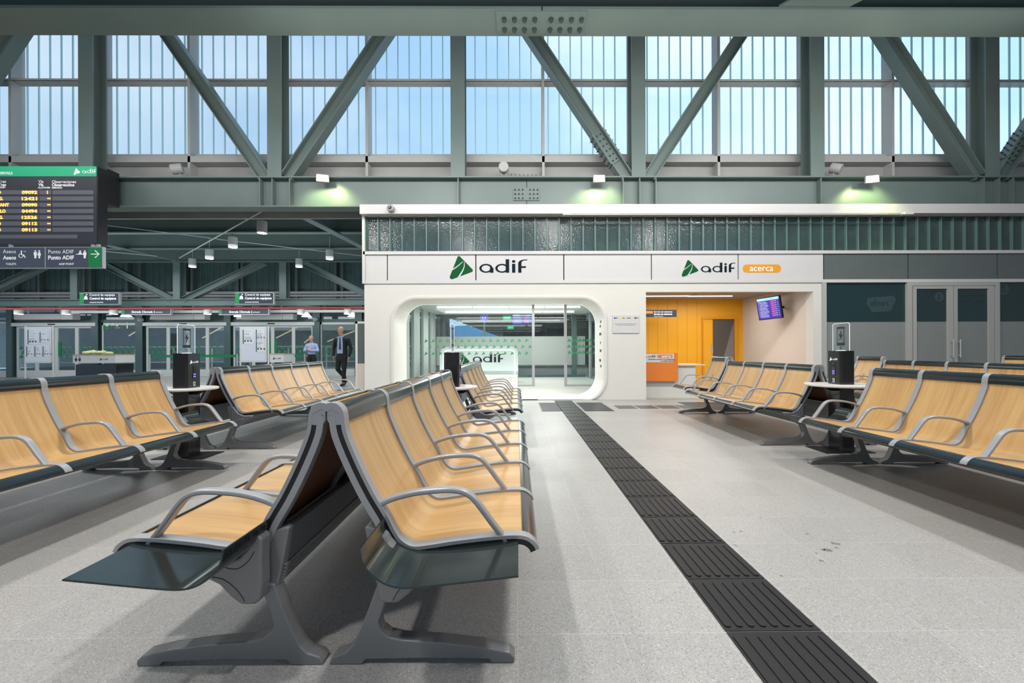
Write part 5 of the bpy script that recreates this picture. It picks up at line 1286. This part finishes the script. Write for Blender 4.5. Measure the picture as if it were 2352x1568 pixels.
def person(cx, top, skirt=False):
    circ(cx, top+1.8, 1.9)
    if skirt: pl_([(cx-2, top+4.3), (cx+2, top+4.3), (cx+4, top+12), (cx+1.8, top+12), (cx+1.8, top+18.5), (cx-1.8, top+18.5), (cx-1.8, top+12), (cx-4, top+12)])
    else: pl_([(cx-3.6, top+4.3), (cx+3.6, top+4.3), (cx+3.6, top+11), (cx+2.4, top+11), (cx+2.2, top+18.5), (cx-2.2, top+18.5), (cx-2.4, top+11), (cx-3.6, top+11)])
person(81, 574.5); person(90, 574.5, True); person(194.5, 574.5)
circ(49, 577, 1.7); q.tube([SP(49, 579), SP(49.5, 585), SP(54, 585), SP(58, 591.5)], .009, 6)
q.tube([SP(48+4.6*math.cos(math.radians(g)), 587-4.6*math.sin(math.radians(g))) for g in range(110, 371, 20)], .006, 6); q.text('WC', SP(54, 578.5), X_, Z_, height=.022)
circ(184, 577, 2); pl_([(180, 583), (181.5, 579.5), (186.5, 579.5), (188, 583)]); pl_([(174.5, 583), (191, 583), (191, 584.5), (174.5, 584.5)])
q.tube([SP(209, 583.5), SP(227, 583.5)], .010, 6); q.tube([SP(218.5, 575.5), SP(227.5, 583.5), SP(218.5, 591.5)], .010, 6)
ob('sign_text', q, WHITE, f)
for px in (19, 209, 221):
    A = SP(px, 567); ob('hanger', MB().box(A.x-.03, A.x+.03, SY+.02, SY+.06, b2.z+.012, P(px, 560, BY).z), SILVER, t)
bA = P(222, 475, BY); ob('mounting_frame', MB().box(bA.x-4.4, bA.x+.02, BY+TH+.001, 9.598, P(250, 474, 9.5).z, P(250, 395, 9.5).z), BOARDK, bpy.data.objects['arrivals_board'])

# ------------------------------------------------------------------ people
def chain(V, E, pts, start=None):
    prev = start
    for p in pts:
        V.append(p); i = len(V)-1
        if prev is not None: E.append((prev, i))
        prev = i
    return prev
def hand(V, E, wrist, d, side, sp, s=1.0):
    """d = direction of the fingers, side = towards the thumb, sp = palm normal"""
    d, side, sp = Vector(d).normalized(), Vector(side).normalized(), Vector(sp).normalized(); w = Vector(V[wrist][:3])
    pm = w + d*.045*s; V.append((*pm, (.020*s, .032*s))); i = len(V)-1; E.append((wrist, i))
    for k, (o_, l) in enumerate(((.028, .072), (.010, .082), (-.009, .076), (-.026, .060))):
        b = w + d*.085*s + side*o_*s; m1 = b + d*l*.5*s + sp*.008*s; tip = m1 + d*l*.38*s + sp*.022*s
        chain(V, E, [(*b, .0095*s), (*m1, .0085*s), (*tip, .0070*s)], i)
    b = w + d*.035*s + side*.036*s; m1 = b + d*.03*s + side*.022*s + sp*.01*s; tip = m1 + d*.028*s + sp*.008*s
    chain(V, E, [(*b, .012*s), (*m1, .010*s), (*tip, .008*s)], i)
def head(V, E, neck, c, look, s=1.0):
    """neck index, c = head centre, look = direction of the face"""
    f = Vector(look).normalized(); c = Vector(c); sdv = f.cross(Vector(Z_)).normalized(); Zv = Vector(Z_)
    V.append((*(c + Zv*-.075*s + f*.012), (.060*s, .060*s))); j = len(V)-1; E.append((neck, j))
    V.append((*(c + Zv*-.02*s + f*.008), (.078*s, .074*s))); m_ = len(V)-1; E.append((j, m_))
    V.append((*(c + Zv*.045*s - f*.008), (.080*s, .078*s))); k = len(V)-1; E.append((m_, k))
    V.append((*(c + Zv*.060*s - f*.012), (.070*s, .070*s))); E.append((k, len(V)-1))
    V.append((*(c + Zv*-.090*s + f*.050*s), .026*s)); E.append((j, len(V)-1))                    # chin
    V.append((*(c + Zv*-.018*s + f*.100*s), .013*s)); E.append((m_, len(V)-1))                    # nose
    for q in (-1, 1): V.append((*(c + Zv*-.012*s + sdv*q*.085*s), (.012*s, .022*s))); E.append((m_, len(V)-1))
def face_parts(par, c, look, s=1.0, glasses=False, hair=False, hairm=HAIR):
    f = Vector(look).normalized(); c = Vector(c); sdv = f.cross(Vector(Z_)).normalized(); Zv = Vector(Z_)
    for q in (-1, 1):
        e = c + f*.084*s + sdv*q*.030*s + Zv*.005*s
        ob('eye', MB().tube([e, e+f*.004], .006*s, 8), INK, par); e2 = e + Zv*.022*s
        ob('eyebrow', MB().tube([e2-sdv*.016*s, e2+sdv*.016*s], .004*s, 5), HAIR, par)
    m_ = c + f*.080*s - Zv*.055*s; ob('mouth', MB().tube([m_-sdv*.02*s, m_+sdv*.02*s], .005*s, 6), mat('lips', (.30, .10, .08), .5), par)
    if glasses:
        q_ = MB()
        for q in (-1, 1):
            e = c + f*.096*s + sdv*q*.032*s + Zv*.005*s; q_.tube([e+sdv*.024*s*math.cos(k*PI/6)+Zv*.017*s*math.sin(k*PI/6) for k in range(13)], .0016, 5)
            q_.tube([e+sdv*q*.024*s, e+sdv*q*.030*s-f*.09*s], .0028, 5)
        ob('glasses', q_, INK, par)
    if hair:
        V = []; E = []
        pts = []
        for k in range(7):
            g = math.radians(-105+35*k); dd = -f*math.cos(g) + sdv*math.sin(g)
            pts.append((*(c + dd*.066*s + Zv*(.030+.02*math.cos(g))*s), .030*s))
        chain(V, E, pts); k = len(V)
        V.append((*(c - f*.02*s + Zv*.098*s), .045*s)); E.append((3, k)) 
        skin_obj('hair', V, E, hairm, par, sub=2)

# walking man in the dark suit
fx, fy = P(789, 886, 13.9).x, 13.9
S = 1.86/1.80
wm = thing('person', (fx-.05, fy, 0), 'walking bald man in a dark suit, light blue shirt and tie, glasses, head turned left', 'person')
W = lambda x, y, z: (fx-.05+x, fy+y, z*S)
V = []; E = []
V.append((*W(0, 0, .98), (.10, .075)))
V.append((*W(0, 0, 1.16), (.10, .08))); E.append((0, 1)); V.append((*W(0, .0, 1.38), (.13, .08))); E.append((1, 2)); V.append((*W(0, 0, 1.50), (.07, .06))); E.append((2, 3)); V.append((*W(-.01, -.01, 1.575), (.064, .064))); E.append((3, 4))
HC = Vector(W(-.02, -.02, 1.70)); LOOK = (-.85, -.55, .0)
head(V, E, 4, HC, LOOK, 1.06)
# arms: his left arm (viewer right) hangs, bent a little; his right arm swings back at viewer left
for sx, el, wr in ((1, (.285, .02, 1.16), (.255, -.06, .90)), (-1, (-.27, .06, 1.15), (-.25, -.02, .92))):
    V.append((*W(sx*.165, 0, 1.40), .046)); i = len(V)-1; E.append((2, i)); V.append((*W(*el), .033)); E.append((i, i+1)); V.append((*W(*wr), .027)); E.append((i+1, i+2))
    hand(V, E, i+2, (-sx*.1, -.15, -1), (0, -1, 0), (-sx, 0, 0))
# legs: planted leg at viewer right, trailing leg crossing back to viewer left
PL = [(.08, 0, .90, .068), (.075, -.02, .52, .055), (.05, 0, .10, .038)]
TR = [(-.08, .0, .90, .068), (-.13, .0, .52, .055), (-.04, .38, .20, .038)]
ends_ = []
for pts in (PL, TR):
    V.append((*W(*pts[0][:3]), pts[0][3])); i = len(V)-1; E.append((0, i))
    for p in pts[1:]: V.append((*W(*p[:3]), p[3])); E.append((len(V)-2, len(V)-1))
    ends_.append(len(V)-1)
V.append((*W(.04, -.02, .045), .035)); E.append((ends_[0], len(V)-1)); V.append((*W(.03, -.15, .03), .025)); E.append((len(V)-2, len(V)-1))
V.append((*W(-.04, .43, .13), .035)); E.append((ends_[1], len(V)-1)); V.append((*W(-.05, .37, .03), .025)); E.append((len(V)-2, len(V)-1))
body = skin_obj('body', V, E, SKIN, wm)
face_parts(body, HC, LOOK, 1.06, glasses=True)
def cloth(name, pts_list, edges, m_, par, sub=2): return skin_obj(name, [(*W(*p[:3]), p[3]) for p in pts_list], edges, m_, par, sub=sub)
cloth('trousers', [(0, 0, 1.00, (.145, .112)), (.088, 0, .88, .098), (.078, -.02, .52, .070), (.052, 0, .14, .056), (-.088, 0, .88, .098), (-.135, .0, .52, .070), (-.05, .36, .24, .054)], [(0, 1), (1, 2), (2, 3), (0, 4), (4, 5), (5, 6)], SUIT, body)
cloth('jacket', [(0, .012, .84, (.180, .130)), (0, .012, 1.12, (.165, .122)), (0, .01, 1.36, (.180, .125)), (0, .012, 1.45, (.100, .080)),
                 (.19, 0, 1.425, .068), (.285, .02, 1.17, .054), (.262, -.06, .93, .044), (-.19, 0, 1.425, .068), (-.275, .06, 1.16, .054), (-.258, -.02, .95, .044)],
      [(0, 1), (1, 2), (2, 3), (2, 4), (4, 5), (5, 6), (2, 7), (7, 8), (8, 9)], SUIT, body)
m_ = MB(); m_.prism([(W(-.07, 0, 0)[0], 1.52*S), (W(.06, 0, 0)[0], 1.52*S), (W(.075, 0, 0)[0], 1.3*S), (W(.075, 0, 0)[0], 1.00*S), (W(-.105, 0, 0)[0], 1.00*S), (W(-.09, 0, 0)[0], 1.3*S)], (0, fy-.128, 0), X_, Z_, Y_, 0, .03)
sh = ob('shirt_front', m_, SHIRT, body, bevel=.006); m_ = MB(); cx0 = W(-.005, 0, 0)[0]
m_.prism([(cx0-.022, 1.49*S), (cx0+.022, 1.49*S), (cx0+.016, 1.45*S), (cx0+.034, 1.15*S), (cx0, 1.10*S), (cx0-.034, 1.15*S), (cx0-.016, 1.45*S)], (0, fy-.137, 0), X_, Z_, Y_, 0, .01); ob('tie', m_, TIE, body)
cloth('collar', [(-.045, .0, 1.515, .028), (-.03, -.06, 1.50, .022), (0, -.072, 1.485, .018), (.03, -.06, 1.50, .022), (.045, .0, 1.515, .028)], [(0, 1), (1, 2), (2, 3), (3, 4)], SHIRT, body, 1)
for nm, pts in (('shoe', [(.045, .03, .05, .05), (.035, -.10, .042, .042), (.028, -.19, .03, .03)]), ('shoe', [(-.04, .44, .15, .05), (-.05, .39, .07, .042), (-.055, .33, .032, .03)])):
    cloth(nm, pts, [(0, 1), (1, 2)], LEATH, body, 2)

# standing man with folded arms
gx, gy = P(716, 830, 17.9).x, 17.9
S2 = 1.0
sm = thing('person', (gx, gy, 0), 'standing man with folded arms in light blue shirt and dark trousers by the doors', 'person')
W2 = lambda x, y, z: (gx+x, gy+y, z*S2)
V = []; E = []
V.append((*W2(0, 0, .95), (.10, .075))); V.append((*W2(0, 0, 1.14), (.11, .09))); E.append((0, 1)); V.append((*W2(0, 0, 1.33), (.13, .09))); E.append((1, 2)); V.append((*W2(0, 0, 1.44), (.07, .06))); E.append((2, 3)); V.append((*W2(0, -.01, 1.50), (.064, .064))); E.append((3, 4))
HC2 = Vector(W2(-.01, -.03, 1.615)); LK2 = (-.25, -1, -.05)
head(V, E, 4, HC2, LK2, 1.04)
for sx, el, wr in ((1, (.27, -.04, 1.12), (.02, -.235, 1.14)), (-1, (-.27, -.04, 1.12), (-.01, -.200, 1.18))):
    V.append((*W2(sx*.165, 0, 1.345), .046)); i = len(V)-1; E.append((2, i)); V.append((*W2(*el), .045)); E.append((i, i+1)); V.append((*W2(*wr), .030)); E.append((i+1, i+2))
    hand(V, E, i+2, (-sx, -.0, .25), (0, 0, 1), (0, 1, 0))
for sx in (-1, 1):
    V.append((*W2(sx*.085, 0, .86), .068)); i = len(V)-1; E.append((0, i)); V += [(*W2(sx*.10, 0, .48), .055), (*W2(sx*.10, .01, .09), .038), (*W2(sx*.11, -.10, .03), .028)]; E += [(i, i+1), (i+1, i+2), (i+2, i+3)]
b2_ = skin_obj('body', V, E, SKIN, sm)
face_parts(b2_, HC2, LK2, 1.04, hair=True)
def cloth2(name, pts_list, edges, m_, par, sub=2): return skin_obj(name, [(*W2(*p[:3]), p[3]) for p in pts_list], edges, m_, par, sub=sub)
cloth2('shirt', [(0, 0, 1.00, (.160, .125)), (0, 0, 1.14, (.165, .130)), (0, 0, 1.31, (.168, .120)), (0, .005, 1.37, (.10, .08)),
                 (.18, 0, 1.355, .066), (.270, -.04, 1.13, .054), (.07, -.215, 1.135, .044), (-.18, 0, 1.355, .066), (-.270, -.04, 1.13, .054), (-.06, -.185, 1.175, .044)],
       [(0, 1), (1, 2), (2, 3), (2, 4), (4, 5), (5, 6), (2, 7), (7, 8), (8, 9)], SHIRT, b2_)
cloth2('trousers', [(0, 0, .92, (.152, .118)), (.090, 0, .84, .098), (.10, 0, .48, .070), (.10, .01, .12, .056), (-.090, 0, .84, .098), (-.10, 0, .48, .070), (-.10, .01, .12, .056)], [(0, 1), (1, 2), (2, 3), (0, 4), (4, 5), (5, 6)], SUIT, b2_)
cloth2('collar', [(-.045, .0, 1.455, .026), (-.03, -.06, 1.435, .02), (0, -.072, 1.415, .016), (.03, -.06, 1.435, .02), (.045, 0, 1.455, .026)], [(0, 1), (1, 2), (2, 3), (3, 4)], SHIRT, b2_, 1)
m_ = MB(); pts = [(gx+.152*math.cos(k*PI/12), gy+.118*math.sin(k*PI/12), .960) for k in range(25)]; m_.tube(pts, .018, 6); ob('belt', m_, LEATH, b2_)
for sx in (-1, 1): cloth2('shoe', [(sx*.10, .03, .05, .05), (sx*.11, -.09, .042, .042), (sx*.115, -.17, .03, .03)], [(0, 1), (1, 2)], LEATH, b2_)

# ------------------------------------------------------------------ light
def area(name, loc, size, energy, color=(1, .975, .94), sy=None, rot=(0, 0, 0)):
    l = bpy.data.lights.new(name, 'AREA'); l.energy = energy; l.color = color; l.size = size
    if sy: l.shape = 'RECTANGLE'; l.size_y = sy
    o = bpy.data.objects.new(name, l); COL.objects.link(o); o.location = loc; o.rotation_euler = rot; return o
for (x, y) in ((-6.0, .6), (-5.6, 5.0), (-2.2, -.6), (-2.3, 5.2), (1.6, 1.2), (1.9, 5.4), (6.0, .6), (6.2, 5.2)):
    area('hall_lamp', (x, y, 6.0), .30, 158)
area('hall_wash', (-1, 2.0, 9.6), 14, 120, sy=8)
area('truss_wash', (-1, 7.3, 5.6), 22, 210, sy=.4, rot=(math.radians(115), 0, 0))  # added wash without a fixture, lightens the truss posts
area('beam_bounce_fill', (-1, 6.6, 4.2), 20, 22, sy=.4, rot=(PI, 0, 0))  # added fill for the beam underside, no lamp stands there
area('facade_wash', (2, 5.9, 5.6), 12, 200, sy=.5, rot=(math.radians(62), 0, 0))
area('office_light', (-.6, 12.0, 2.45), 4, 110, color=(.96, 1, .98), sy=2); area('office_light', (-.2, 15.8, 2.45), 5, 190, color=(.94, 1, .98), sy=2.5); area('office_bounce', (-.2, 15.5, .4), 5, 60, color=(.94, 1, .98), sy=2.5, rot=(PI, 0, 0))
area('tunnel_light', (-.4, FY+.55, 2.2), 3.6, 28, sy=.5)
area('orange_office_light', (4.8, 11.3, 2.5), 2.6, 58, sy=1.6)
area('left_hall_light', (-12, 14.0, 4.2), 16, 420, color=(.93, .98, 1), sy=3.5)
area('left_hall_up', (-11, 13.0, 2.9), 12, 140, color=(.8, .95, 1), sy=3, rot=(math.radians(180-25), 0, 0))  # added upward fill, no fixture, lightens pendants and ceiling beams
area('door_wash', (-13, 17.3, 2.7), 18, 120, color=(.92, .98, 1), sy=.6, rot=(math.radians(65), 0, 0))  # added fill aimed at the far doors, no fixture
area('platform_light', (-14, 25, 4.0), 16, 600, color=(.8, .92, 1), sy=5)
area('platform_light', (4, 24, 2.9), 9, 200, color=(.85, .95, 1), sy=5)
# world: evening sky with soft bright clouds
w = bpy.data.worlds.new('world'); scene.world = w; w.use_nodes = True; nt = w.node_tree; bg = nt.nodes['Background']
tc = nt.nodes.new('ShaderNodeTexCoord'); sp = nt.nodes.new('ShaderNodeSeparateXYZ'); nt.links.new(tc.outputs['Generated'], sp.inputs[0])
cr = nt.nodes.new('ShaderNodeValToRGB'); cr.color_ramp.elements[0].position = .0; cr.color_ramp.elements[0].color = (.52, .74, 1.0, 1); cr.color_ramp.elements[1].position = .7; cr.color_ramp.elements[1].color = (.42, .66, 1.0, 1)
nt.links.new(sp.outputs[2], cr.inputs[0])
mp = nt.nodes.new('ShaderNodeMapping'); mp.inputs['Scale'].default_value = (2.2, 2.2, 3.2); mp.inputs['Location'].default_value = (.35, 0, .2); nt.links.new(tc.outputs['Generated'], mp.inputs[0])
nz = nt.nodes.new('ShaderNodeTexNoise'); nz.inputs['Scale'].default_value = 1.4; nz.inputs['Detail'].default_value = 4; nt.links.new(mp.outputs[0], nz.inputs['Vector'])
r2 = nt.nodes.new('ShaderNodeValToRGB'); r2.color_ramp.elements[0].position = .40; r2.color_ramp.elements[1].position = .72; nt.links.new(nz.outputs['Fac'], r2.inputs[0])
mx = nt.nodes.new('ShaderNodeMix'); mx.data_type = 'RGBA'; nt.links.new(r2.outputs[0], mx.inputs[0]); nt.links.new(cr.outputs[0], mx.inputs[6]); mx.inputs[7].default_value = (.82, .95, 1.12, 1)
# brighter towards +x (where the sun is setting)
ad = nt.nodes.new('ShaderNodeMapRange'); ad.inputs[1].default_value = -.5; ad.inputs[2].default_value = .45; ad.inputs[3].default_value = 1.0; ad.inputs[4].default_value = 1.5; nt.links.new(sp.outputs[0], ad.inputs[0])
nt.links.new(mx.outputs[2], bg.inputs[0]); nt.links.new(ad.outputs[0], bg.inputs[1])
scene.view_settings.view_transform = 'Standard'; scene.view_settings.look = 'None'; scene.view_settings.exposure = 0; scene.view_settings.gamma = 1
scene.cycles.max_bounces = 6; scene.cycles.diffuse_bounces = 3; scene.cycles.glossy_bounces = 3; scene.cycles.transparent_max_bounces = 16
scene.cycles.use_adaptive_sampling = True; scene.cycles.adaptive_threshold = .02; scene.cycles.use_denoising = True; scene.cycles.sample_clamp_indirect = 4
